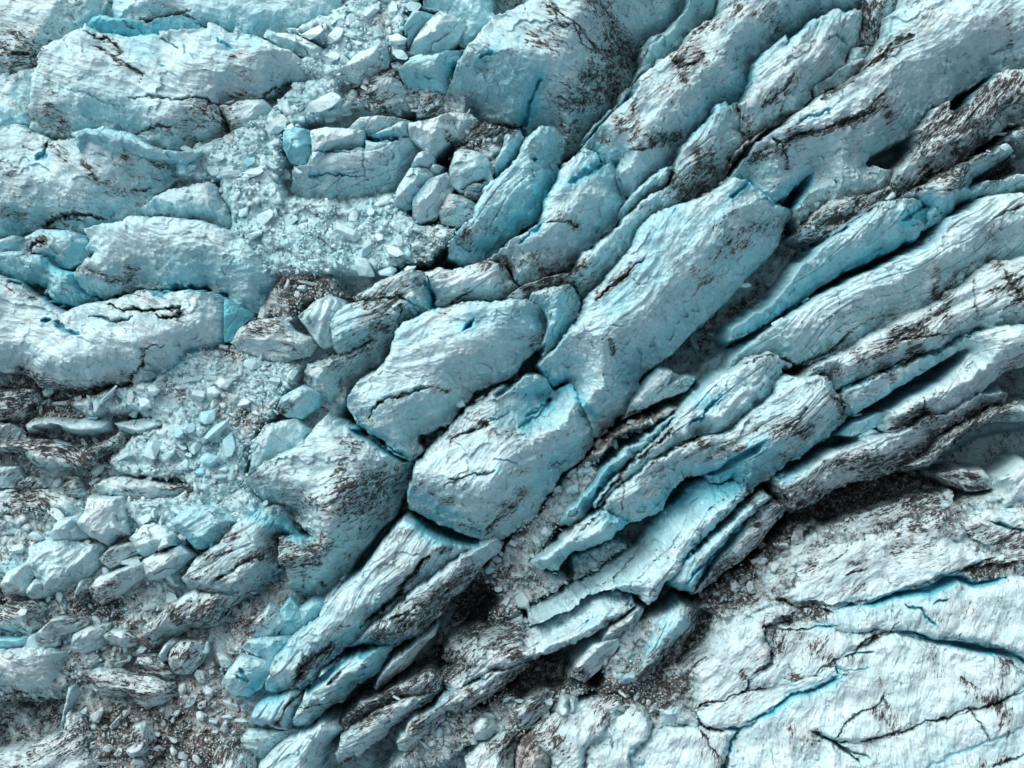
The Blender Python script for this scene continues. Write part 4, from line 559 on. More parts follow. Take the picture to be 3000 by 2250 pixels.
DS('G', '1300,700 1700,480 2000,350', 34, 0.18); DS('G', '0,1250 300,1290 420,1260', 20, 0.30); DS('G', '0,500 200,600', 30, 0.24); DS('D', '0,1180 300,1200 700,1330', 34, .35); DS('D', '0,1400 200,1520 600,1480', 30, .4)
DS('D', '-50,860 200,870 500,870', 20, .5); DS('E', '500,1250 700,1130 900,950 1100,830', 26, .35); DS('E', '1500,1300 1700,1150 2000,1000', 20, .4); DS('H', '700,600 900,480 1050,420', 34, .3); DS('H', '560,1330 900,1280 1300,1180', 50, .3)
DS('H', '1000,1150 1300,1100 1600,1150 2000,1250', 40, .35); DS('H', '1850,1180 2100,1000 2350,700', 24, .45); DS('H', '650,950 760,900 1000,860', 50, .25); DS('H', '0,1450 300,1250 640,1080', 22, .3); DS('I', '380,400 500,280 640,100', 20, .5)
DS('A', '60,350 400,100', 40, .15); DS('E', '100,1480 300,1400 420,1380', 40, .2); DS('E', '-100,1560 100,1700 200,1640', 50, .3)
# deep slots between the bodies
def SL(tile, s_, depth=11, w=9, blue=.1): PT(tile, s_, depth, w, blue)
SL('F', '1150,1030 1400,870 1700,690 1820,622 1890,613 1850,672 1690,818 1500,918 1370,1000 1280,1015', 13, 7, .2)
SL('F', '345,575 620,405 830,262 1100,92 1300,5 1480,-60 1420,5 1200,112 1000,202 820,300 640,432 540,500 350,600', 10)
SL('E', '1135,770 1180,680 1330,560 1325,620 1240,720 1120,850 1000,930 980,900', 10)
SL('F', '620,1470 900,1240 1050,1172 1130,1172 1200,1210 1000,1262 800,1372 640,1468', 11)
SL('F', '0,600 100,480 330,425 320,550 480,492 530,500 300,620 100,740 -100,840', 9)
SL('F', '1720,1300 1900,1150 2100,1092 2400,1040 2400,1130 2000,1190 1850,1285 1750,1335', 9)
SL('I', '60,640 130,545 300,400 480,250 620,60 760,0 1000,-40 1300,-90 1100,0 800,110 650,160 540,250 420,400 290,490 180,580', 7)
SL('F', '940,1610 1200,1500 1460,1420 1640,1380 1480,1450 1330,1560 1100,1640 700,1730', 7)
SL('H', '420,1010 520,900 650,760 720,650 745,640 700,740 620,850 560,960 480,1000', 9)
SL('H', '830,700 860,620 930,560 990,570 960,640 870,705 800,790 740,840', 9)
SL('H', '0,450 100,300 200,180 330,50 400,0 400,40 300,170 220,260 180,330 100,420 0,500 -100,590', 9)
SL('B', '1440,1000 1520,950 1640,820 1820,640 1900,520 1935,560 1880,640 1800,700 1620,880 1530,985 1460,1060', 9)
SL('C', '1232,1036 1300,990 1530,850 1540,930 1490,985 1400,1010 1300,1030 1250,1055', 12, 7)
SL('C', '750,1659 790,1600 1000,1500 1200,1360 1262,1335 1050,1490 900,1600 800,1700', 9)
SL('D', '160,1360 250,1400 420,1440 560,1450 600,1480 545,1540 490,1445 405,1480 400,1540 300,1500 250,1450 150,1430', 7)
SL('D', '350,1182 480,1195 600,1187 560,1222 420,1216', 6, 6)
SL('B', '130,735 300,715 450,640 480,740 300,755', 6); SL('B', '600,1000 640,960 740,880 745,930 660,1050 600,1062', 8)
SL('G', '-60,765 0,768 60,785 140,822 0,812 -60,812', 6, 6); SL('C', '1745,700 1850,600 2040,458 2030,492 1900,602 1860,662 1765,722', 12, 5, .3)
SL('E', '1950,820 1990,770 2212,600 2212,700 2080,720 2000,790', 9)
SL('E', '50,1120 120,1130 250,1210 340,1290 430,1335 400,1345 290,1290 180,1215 90,1160', 8, 6, .6)
SL('H', '440,20 560,90 700,160 880,200 900,235 760,225 620,180 500,110', 8, 6, .5)
SL('H', '0,900 120,900 240,885 240,905 100,925 0,960', 6, 6, .5); SL('G', '1960,1170 2080,1050 2212,950 2212,1000 2090,1110 2000,1180', 6, 6, .5)

# ------------------------------------------------------------------ hand-placed loose blocks: tile, u, v, half length, half width, angle, height above what carries it, blue
LOOSE = '''A 1730 225 60 45 0 2.2 .2|A 2040 215 95 55 15 2.6 0|A 2170 230 75 60 40 2.8 0|A 1780 800 85 90 30 3.6 .05|A 2080 670 150 75 12 3.5 .05|A 2130 770 55 40 0 1.8 .05|A 2160 370 60 50 0 2 0
A 1420 1020 50 45 0 2.4 .1|A 1380 1105 42 48 60 2 .1|A 1490 1110 75 55 0 2.6 .12|A 1190 1090 55 70 70 2.8 .4|A 1240 1080 45 35 0 1.8 .15|A 1600 1060 70 40 20 1.6 .5|A 1650 1120 90 45 10 2.2 .1|A 1760 1060 60 50 0 2.2 .1|A 1690 1430 110 60 35 3.2 .08|A 1580 1380 60 40 60 1.6 .1|A 1290 960 50 40 0 1.6 .1|A 1200 965 55 28 0 1.2 .1|A 1860 1130 50 60 60 2.4 .05|A 1930 1100 40 40 0 1.6 .05|A 1450 900 90 35 10 1.8 .1|A 1680 590 40 25 0 1.2 .1|A 1900 640 50 30 0 1.4 .1
B 190 70 75 55 30 2.6 0|B 60 130 70 45 10 2 0|B 50 220 65 40 20 2 .05|B 360 255 70 45 0 2.4 0|B 410 120 40 28 0 1.4 0|B 330 60 60 50 80 2.2 .05|B 460 40 50 60 60 2.2 .1|B 380 350 70 45 0 2 .05|B 490 370 60 30 15 2 .05|B 360 430 50 35 0 1.8 .05|B 170 520 45 30 30 2 0|B 70 620 60 50 20 2 .08|B 30 735 55 28 0 1.4 .1|B 100 270 60 35 0 1.6 0|B 160 300 30 30 0 1.4 0|B 80 690 60 20 0 1.2 .1|B 600 200 30 20 0 1 .1
B 90 1400 60 40 30 1.8 .05|B 270 1300 70 50 20 2 .05|B -340 1430 70 60 30 2.4 .15|B -560 1520 60 45 0 2.2 .1|B 160 1620 70 40 40 2.2 .2|B 350 1640 90 50 -20 2.2 .05|B 30 1500 110 70 -40 3.8 .1|B 490 1590 45 45 0 2 .05|B 230 1540 50 40 0 1.8 .05|B 660 1520 55 50 20 2.4 .1|B 440 1500 40 30 0 1.4 .1|B 610 1410 40 35 0 1.8 .1|B 570 1480 30 24 0 1.4 .05
E 130 70 110 75 -35 3.8 .12|E 300 90 65 60 0 3.2 .2|E 440 85 50 30 20 1.8 0|E 770 90 50 60 30 2 .1
D 990 870 45 45 0 2.6 0|D 940 960 50 70 75 3 .05|D 875 1010 50 45 30 2.4 .1|D 1285 905 60 60 0 3 .05|D 1370 780 50 40 0 2.4 0|D 1440 830 70 55 20 2.6 0|D 1380 880 50 40 0 2 0|D 1340 1050 85 70 45 3.6 .35|D 1400 1130 120 38 38 3.2 .2|D 1475 1230 55 115 5 3.8 .3|D 1160 1140 45 60 70 3.2 .45|D 1230 1110 40 50 0 2.2 .3|D 1000 1265 95 65 15 3.8 .08|D 1100 1285 45 50 0 2.8 .2|D 1180 1230 50 40 0 2.4 .2|D 1195 1355 65 45 10 2.6 .1|D 1355 1325 88 62 15 3.8 .4|D 1270 1250 60 45 0 2.4 .2|D 1220 1290 28 30 0 2.4 0|D 1300 1390 50 35 0 1.6 .3|D 700 900 105 35 38 3 .05|D 410 945 65 35 0 2.2 .1|D 600 1040 40 26 0 1.8 .1|D 1710 370 60 65 60 3 0|D 1630 410 40 30 20 2 .1|D 1960 210 38 36 0 2.2 .1|D 1860 190 50 42 70 2.4 .05|D 1920 250 30 30 45 1.6 .05|D 1990 165 70 30 -15 1.8 .05|D 1620 700 70 55 20 3 .15|D 1560 950 70 35 0 2 0|D 1650 970 30 55 -25 1.8 0|D 1900 770 60 35 10 2.2 .1|D 1390 960 35 40 0 2 .05|D 1210 990 26 26 0 1.4 0|D 1200 915 22 22 0 1.2 0|D 1450 1380 40 30 0 1.8 .2|D 1420 1430 60 28 -10 1.8 .1|D 800 1300 70 40 25 1.8 .15|D 700 1360 50 25 -25 1.5 .2|D 1520 1110 24 24 0 1.4 0|D 1250 790 70 40 10 2 .1|D 1780 810 50 40 0 1.8 .1|D 1290 1400 40 30 0 1.6 .4|D 940 1620 30 22 0 1.4 .1|D 1000 1610 35 25 0 1.4 .1|D 1450 590 40 24 0 1.2 0|D 510 920 35 35 0 1.8 .05|D 570 930 20 40 20 1.6 .1
G 1140 470 38 26 0 2 0|G 1050 60 28 38 0 2.2 0|G 565 205 32 34 0 2.4 0|G 930 50 62 40 20 3 0|G 1000 10 30 35 0 2 0|G 230 150 70 42 0 3 .05|G 110 240 70 50 20 2.6 .1|G 960 610 55 40 25 2.2 .05|G 1020 625 20 28 0 1.8 0|G 880 640 35 22 0 1.6 0|G 1120 560 50 80 70 2.6 .05|G 150 655 50 36 15 2.2 .1|G 1600 610 40 30 0 1.8 .2|G 1500 840 50 30 -30 2 .05|G 1450 950 60 85 60 3 .1|G 1340 880 50 30 60 2.4 .15|G 1290 1060 50 60 0 3 .05|G 1365 1030 26 28 0 1.8 0|G 1350 1165 36 48 20 2.6 .1|G 1180 1150 30 50 -10 2.4 .1|G 1235 1230 32 75 -30 2.4 .15|G 1385 1360 42 38 0 2.8 .15|G 1460 1390 48 50 40 3 .05|G 1390 1430 28 26 0 1.6 .05|G 1300 1320 45 45 0 2.4 0|G 640 1315 70 60 15 3.6 .05|G 820 1300 28 42 -40 2.2 0|G 1122 1345 20 32 0 1.8 0|G 1120 1470 50 42 0 2.4 .05|G 1120 1555 32 52 10 2.6 0|G 1270 1600 36 48 30 2.4 0|G 1235 1440 22 16 0 1.4 0|G 980 1590 24 16 0 1.4 0|G 1020 1530 50 28 15 2 .05|G 660 1620 45 34 0 2.2 0|G 760 1560 44 32 30 2.2 .05|G 740 1620 24 20 0 1.4 0|G 175 1505 20 22 0 1.6 .1|G 215 1512 18 18 0 1.3 .1|G 740 920 28 20 0 1.6 0|G 580 970 20 14 0 1 .1|G 1560 1355 55 22 0 2 .1|G 550 1290 36 34 0 2 0|G 780 980 80 40 15 2 .05|G 1480 1320 50 30 0 1.6 .1|G 1640 520 40 20 10 1 .2|G 1410 820 12 12 0 1 0|G 1220 560 30 18 20 1.2 .1
E 1555 1400 36 40 0 2.8 .05|E 1490 1500 48 60 30 2.4 .05|E 1600 1350 30 26 0 1.6 0|E 1400 1520 40 50 0 2 .05|E 900 930 40 30 20 1.6 .1|E 770 960 40 50 60 2.2 .1|E 640 1150 40 30 0 1.8 0|E 1520 1460 30 20 0 1.4 0
H 1325 125 46 46 0 3 .05|H 1265 190 34 50 20 2.2 .1|H 1110 210 42 36 30 2.2 .2|H 1145 155 30 20 30 1.6 .1|H 1235 285 22 26 0 1.8 0|H 1225 335 28 32 0 2 0|H 1140 412 52 36 -30 2.4 .05|H 1180 580 72 85 60 2.6 .1|H 1065 580 26 48 -35 2.2 0|H 1270 550 22 36 -20 2.2 .05|H 1345 475 36 26 20 2 0|H 1430 505 24 32 0 1.8 .1|H 1335 465 22 18 0 1.6 0|H 1125 695 42 36 30 2.4 0|H 1076 640 16 38 -15 1.8 .1|H 1040 730 24 18 0 1.6 0|H 1020 690 20 16 0 1.2 0|H 945 735 24 14 0 1.2 0|H 1012 495 38 28 -20 1.8 .1|H 1130 480 40 20 50 1.6 .1|H 350 1200 42 16 -35 2 0|H 1530 420 60 30 20 1.8 .1|H 1310 1335 46 28 35 2.6 0|H 1225 1170 30 36 0 2 .2|H 1160 1275 36 24 20 1.6 0|H 350 1600 40 40 0 2 0|H 1345 1235 34 36 0 2.4 .05|H 1330 250 18 18 0 1 0|H 1250 460 30 16 -15 1.2 .05|H 750 760 70 60 45 2.6 .1|H 1400 1090 24 18 0 1 .1|H 1410 450 20 20 0 1 .1
I 745 170 72 62 45 4 .05|I 645 215 52 32 -15 3 .05|I 855 160 42 30 10 2.6 .05|I 675 275 38 32 0 2.6 0|I 620 370 90 55 -35 3 .05|I 335 480 48 58 0 3.2 .05|I 320 612 40 22 15 2.6 0|I 760 100 26 24 0 2 .05|I 130 545 30 26 0 1.6 .15|I 220 530 30 26 0 1.6 .1|I 440 480 40 60 0 2 .05|I 930 125 20 14 20 1.2 0|I 180 690 18 26 20 1.6 0|I 165 770 26 36 25 1.6 0|I 110 850 26 40 30 1.6 0|I 150 820 14 20 20 1.2 0|I 1960 75 40 12 -15 1.4 0|I 350 1540 14 14 0 .5 0
F 1520 1470 50 52 30 3.4 .1|F 1590 1500 44 34 -20 2.8 .1|F 1440 1590 42 32 20 2.8 .1|F 1600 1420 40 34 0 2.4 .15|F 1480 1540 60 30 40 2 .1|F 1700 1620 40 26 0 1.6 .1|F 130 720 60 34 15 2.6 .05|F 190 510 70 32 -5 3 .15|F 490 330 40 30 30 2 .05|F 620 430 50 36 20 2 .05|F 550 470 34 40 0 2 .2|F 1060 960 34 14 0 1.5 0|F 1290 1110 34 40 0 2 .1|F 1040 1220 30 22 0 2 .1|F 560 180 30 26 0 1.6 .05|F 620 30 60 30 30 2 .05|F 400 190 50 24 0 1.6 .1|F 1120 1280 18 16 0 1.4 0
C 2110 900 30 26 0 2 .1|C 2060 860 46 26 0 2.4 .1|C 2090 950 50 34 10 2.4 .1|C 2140 1010 20 14 0 1.2 0|C 750 1590 50 40 40 2.4 .1|C 1350 1270 50 36 30 2.4 .1|C 850 1470 26 24 40 1.8 .1|C 1130 400 50 30 10 2 .1|C 2130 800 30 20 10 1.4 .1|C 1100 370 26 18 0 1.4 .15'''
# ------------------------------------------------------------------ ice material
def ice_material(name, loose=False):
    m = bpy.data.materials.new(name); m.use_nodes = True
    t = m.node_tree; N = t.nodes; L = t.links
    bs = N['Principled BSDF']
    def nd(ty, **kw):
        n = N.new(ty)
        for k, v in kw.items(): setattr(n, k, v)
        return n
    def setv(n, **kw):
        for k, v in kw.items(): n.inputs[k.replace('_', ' ')].default_value = v
        return n
    def mathn(op, a, b=None, clamp=False):
        n = nd('ShaderNodeMath', operation=op, use_clamp=clamp)
        for i, v in enumerate((a, b)):
            if v is None: continue
            if isinstance(v, (int, float)): n.inputs[i].default_value = v
            else: L.new(v, n.inputs[i])
        return n.outputs[0]
    def noise(vec, scale, detail=4, rough=.55, dist=0.0):
        n = nd('ShaderNodeTexNoise'); n.inputs['Scale'].default_value = scale
        n.inputs['Detail'].default_value = detail; n.inputs['Roughness'].default_value = rough
        n.inputs['Distortion'].default_value = dist
        L.new(vec, n.inputs['Vector']); return n.outputs['Fac']
    def ramp(v, a, b):
        n = nd('ShaderNodeMapRange', interpolation_type='SMOOTHSTEP')
        n.inputs[1].default_value = a; n.inputs[2].default_value = b
        L.new(v, n.inputs[0]); return n.outputs[0]
    def mix(f, a, b):
        n = nd('ShaderNodeMix', data_type='RGBA')
        if isinstance(f, (int, float)): n.inputs[0].default_value = f
        else: L.new(f, n.inputs[0])
        for i, v in ((6, a), (7, b)):
            if isinstance(v, tuple): n.inputs[i].default_value = v+(1,)
            else: L.new(v, n.inputs[i])
        return n.outputs[2]
    geo = nd('ShaderNodeNewGeometry')
    if loose:
        tc = nd('ShaderNodeTexCoord'); oi = nd('ShaderNodeObjectInfo')
        pos = geo.outputs['Position']
        st = pos
        rnd = oi.outputs['Random']
        sepc = nd('ShaderNodeSeparateColor'); L.new(oi.outputs['Color'], sepc.inputs[0])
        a_blue, a_dirt, a_brown = sepc.outputs[0], sepc.outputs[1], sepc.outputs[2]
    else:
        at = nd('ShaderNodeAttribute', attribute_name='st'); st = at.outputs['Vector']; pos = geo.outputs['Position']
        a_dirt = nd('ShaderNodeAttribute', attribute_name='dirt').outputs['Fac']
        a_blue = nd('ShaderNodeAttribute', attribute_name='blue').outputs['Fac']
        a_brown = nd('ShaderNodeAttribute', attribute_name='brown').outputs['Fac']
    mp = nd('ShaderNodeMapping'); mp.inputs['Scale'].default_value = (.45, 1.6, 1.0) if not loose else (1, 1, 1)
    L.new(st, mp.inputs['Vector'])
    streak = noise(mp.outputs[0], .9, 7, .68, .7)
    fine = ramp(noise(mp.outputs[0], 3.0, 5, .7, .5), .3, .7)
    blob = noise(pos, .22, 5, .6, .4)
    grain = noise(pos, 5.5, 3, .6)
    # clean ice: weathered white to fresh blue
    med = noise(mp.outputs[0], 2.0, 6, .7, .9)
    b = mathn('ADD', a_blue, mathn('MULTIPLY', mathn('SUBTRACT', blob, .33), .8))
    b = mathn('ADD', b, mathn('MULTIPLY', mathn('SUBTRACT', med, .5), .75), clamp=True)
    ice = mix(b, (.61, .785, .82), (.16, .56, .67))
    # grey rock flour film
    film = mathn('MULTIPLY', ramp(mathn('ADD', blob, mathn('MULTIPLY', streak, .9)), .85, 1.2), mathn('ADD', .12, mathn('MULTIPLY', a_dirt, .5)), clamp=True)
    ice = mix(film, ice, (.38, .45, .465))
    tanv = mathn('MULTIPLY', ramp(noise(pos, .35, 4), .52, .75), mathn('ADD', .12, mathn('MULTIPLY', a_dirt, .5), clamp=True))
    ice = mix(tanv, ice, (.52, .49, .455))
    # dirt: streaks, flecks and veins
    n2 = noise(mp.outputs[0], 1.15, 5, .6, 1.2)
    vein = ramp(mathn('ABSOLUTE', mathn('SUBTRACT', n2, .5)), .06, .0)
    d1 = mathn('ADD', mathn('MULTIPLY', ramp(streak, .28, .72), .62), mathn('MULTIPLY', a_dirt, .56))
    d1 = mathn('ADD', d1, mathn('MULTIPLY', fine, .5))
    d1 = mathn('ADD', d1, mathn('MULTIPLY', vein, .12))
    d1 = mathn('ADD', d1, mathn('MULTIPLY', mathn('SUBTRACT', ramp(noise(pos, .75, 4, .6, .6), .3, .7), .5), .14))
    dm = ramp(d1, 1.08, 1.18)
    brownf = mathn('MULTIPLY', noise(pos, .5, 3), mathn('ADD', .05, mathn('MULTIPLY', a_brown, 1.1)), clamp=True)
    dcol = mix(brownf, (.012, .016, .018), (.10, .09, .083))
    soft = mix(mathn('MULTIPLY', ramp(d1, .84, 1.14), .5), ice, (.17, .18, .18))
    silt = mix(mathn('MULTIPLY', a_brown, mathn('MULTIPLY', ramp(a_dirt, .1, .6), .8)), soft, (.33, .30, .28))
    col = mix(mathn('MULTIPLY', dm, .95), silt, dcol)
    # fine grit
    grit = ramp(mathn('ADD', noise(pos, 9.0, 2, .6), mathn('MULTIPLY', a_dirt, .16)), .70, .80)
    col = mix(mathn('MULTIPLY', grit, .55), col, (.07, .07, .07))
    gv = nd('ShaderNodeMix', data_type='RGBA', blend_type='MULTIPLY'); gv.inputs[0].default_value = 1
    gg = mathn('ADD', .80, mathn('MULTIPLY', grain, .38)); cmb = nd('ShaderNodeCombineColor')
    for i in range(3): L.new(gg, cmb.inputs[i])
    L.new(col, gv.inputs[6]); L.new(cmb.outputs[0], gv.inputs[7])
    L.new(gv.outputs[2], bs.inputs['Base Color'])
    bs.inputs['Roughness'].default_value = .5
    bs.inputs['Specular IOR Level'].default_value = .28
    h = mathn('ADD', mathn('MULTIPLY', fine, .55), mathn('MULTIPLY', grain, .25))
    h = mathn('ADD', h, mathn('MULTIPLY', med, .5))
    h = mathn('ADD', h, mathn('MULTIPLY', noise(pos, 1.8, 5, .65, .8), .3))
    bp = nd('ShaderNodeBump'); bp.inputs['Strength'].default_value = 1.0; bp.inputs['Distance'].default_value = .075
    L.new(h, bp.inputs['Height']); L.new(bp.outputs[0], bs.inputs['Normal'])
    return m
ICE = ice_material('glacier_ice'); LOOSE_ICE = ice_material('loose_ice', True)

# ------------------------------------------------------------------ shared fields in photograph pixels
def near(px, py, pts, r):
    x0, y0 = pts.min(0)-r; x1, y1 = pts.max(0)+r
    return (px >= x0) & (px <= x1) & (py >= y0) & (py <= y1)
def warp(px, py, a, seed=0):
    return (px+a*1.0*fbm(px/70, py/70, 2, 31+seed)+a*.5*fbm(px/17, py/17, 2, 41+seed),
            py+a*1.0*fbm(px/70, py/70, 2, 51+seed)+a*.5*fbm(px/17, py/17, 2, 61+seed))
def jag(px, py, seed):
    return 4.5*np.abs(gnoise(px/9, py/9, seed))*sstep(-.2, .5, gnoise(px/60, py/60, seed+3))
def strokes(px, py, dirt, blue, dz, kind='body'):
    wx, wy = warp(px, py, 9)
    for pts, r, k in DIRT:
        m = near(wx, wy, pts, r*2.2)
        if not m.any(): continue
        qx, qy = wx[m], wy[m]; d = np.full(qx.shape, 1e9)
        for i in range(len(pts)-1): d = np.minimum(d, seg_dist(qx, qy, pts[i], pts[i+1])[0])
        dirt[m] += 1.05*k*np.exp(-(d/(1.1*r))**2)
    for pts, r, k in BLUE:
        m = near(wx, wy, pts, r*2.2)
        if not m.any(): continue
        qx, qy = wx[m], wy[m]; d = np.full(qx.shape, 1e9)
        for i in range(len(pts)-1): d = np.minimum(d, seg_dist(qx, qy, pts[i], pts[i+1])[0])
        g = np.exp(-(d/r)**2); blue[m] += .8*k*g; dirt[m] -= .25*k*g
    for pts, w, depth, kd, kb in CRACKS:
        r = w*6
        m = near(wx, wy, pts, r)
        if not m.any(): continue
        qx, qy = wx[m], wy[m]; d = np.full(qx.shape, 1e9); u = np.zeros(qx.shape)
        n = len(pts)-1
        for i in range(n):
            dd, t = seg_dist(qx, qy, pts[i], pts[i+1]); s = dd < d
            d = np.where(s, dd, d); u = np.where(s, (i+t)/n, u)
        taper = np.clip(np.minimum(u, 1-u)*6+.35, 0, 1)*(.75+.5*gnoise(qx/40, qy/40, 77))
        ww = np.maximum(w*taper, 2.0)
        dz[m] -= depth*np.clip(1.25-d/ww, 0, 1)*np.clip(taper+.2, 0, 1)*1.1
        g = np.exp(-(d/(ww*1.25))**2)
        dirt[m] += kd*g*.8+kd*.12*np.exp(-(d/(ww*3.5))**2); blue[m] += kb*(.9*g+.25*np.exp(-(d/(ww*3))**2))
    for poly, depth, w, kb in PITS:
        m = near(wx, wy, poly, w*2)
        if not m.any(): continue
        qx = px[m]+.35*(wx[m]-px[m]); qy = py[m]+.35*(wy[m]-py[m]); sd = poly_sd(qx, qy, poly)
        dz[m] -= depth*sstep(-2, w, sd); blue[m] += kb*sstep(-w*.5, w*.3, sd); dirt[m] -= .3*sstep(-4, 3, sd)

def grid_mesh(name, px, py, z, keep, attrs, z0, mat):
    """px,py,z: 2D arrays; keep: 2D mask of vertices that are kept (cells with any kept corner survive)"""
    x, y = to_world(px, py, z0)
    kc = keep[:-1, :-1] | keep[1:, :-1] | keep[:-1, 1:] | keep[1:, 1:]
    idx = np.arange(px.size).reshape(px.shape)
    q = np.stack([idx[:-1, :-1][kc], idx[1:, :-1][kc], idx[1:, 1:][kc], idx[:-1, 1:][kc]], 1)
    used = np.unique(q); remap = np.full(px.size, -1, np.int64); remap[used] = np.arange(used.size)
    q = remap[q].astype(np.int32)
    co = np.stack([x.ravel()[used], y.ravel()[used], z.ravel()[used]], 1).astype(np.float32)
    me = bpy.data.meshes.new(name)
    me.vertices.add(len(co)); me.vertices.foreach_set('co', co.ravel())
    me.loops.add(q.size); me.loops.foreach_set('vertex_index', q.ravel())
    me.polygons.add(len(q)); me.polygons.foreach_set('loop_start', np.arange(0, q.size, 4, dtype=np.int32))
    me.polygons.foreach_set('loop_total', np.full(len(q), 4, np.int32))
    me.polygons.foreach_set('use_smooth', np.ones(len(q), bool))
    for k, v in attrs.items():
        if k == 'st':
            a = me.attributes.new('st', 'FLOAT_VECTOR', 'POINT')
            a.data.foreach_set('vector', v.reshape(-1, 3)[used].astype(np.float32).ravel())
        else:
            a = me.attributes.new(k, 'FLOAT', 'POINT')
            a.data.foreach_set('value', v.ravel()[used].astype(np.float32))
    me.update(); me.materials.append(mat)
    return me, co
def steep_of(z, step_m):
    gy, gx = np.gradient(z, step_m); return np.hypot(gx, gy)

# coarse height raster in photograph pixels, used to rest the loose blocks
RS = 4
RX0, RY0, RX1, RY1 = -240, -240, 3240, 2490
RASTER = np.full(((RY1-RY0)//RS+1, (RX1-RX0)//RS+1), -20.0)
def splat(px, py, z):
    i = np.clip(((py-RY0)/RS).astype(int), 0, RASTER.shape[0]-1); j = np.clip(((px-RX0)/RS).astype(int), 0, RASTER.shape[1]-1)
    np.maximum.at(RASTER, (i.ravel(), j.ravel()), z.ravel())
def height_at(x, y, r=0):
    i = int(np.clip((y-RY0)/RS, 0, RASTER.shape[0]-1)); j = int(np.clip((x-RX0)/RS, 0, RASTER.shape[1]-1)); k = int(r/RS)
    w = RASTER[max(i-k, 0):i+k+1, max(j-k, 0):j+k+1]
    return float(np.mean(w))

def st_coords(px, py, z, ang, curve=0.0):
    a = math.radians(ang); x = px*S; y = -py*S
    wx = 2.2*fbm(px/330, py/330, 2, 5); u = x*math.cos(a)+y*math.sin(a)
    v = -x*math.sin(a)+y*math.cos(a)+wx
    return u, v, np.stack([u, v, z], -1)

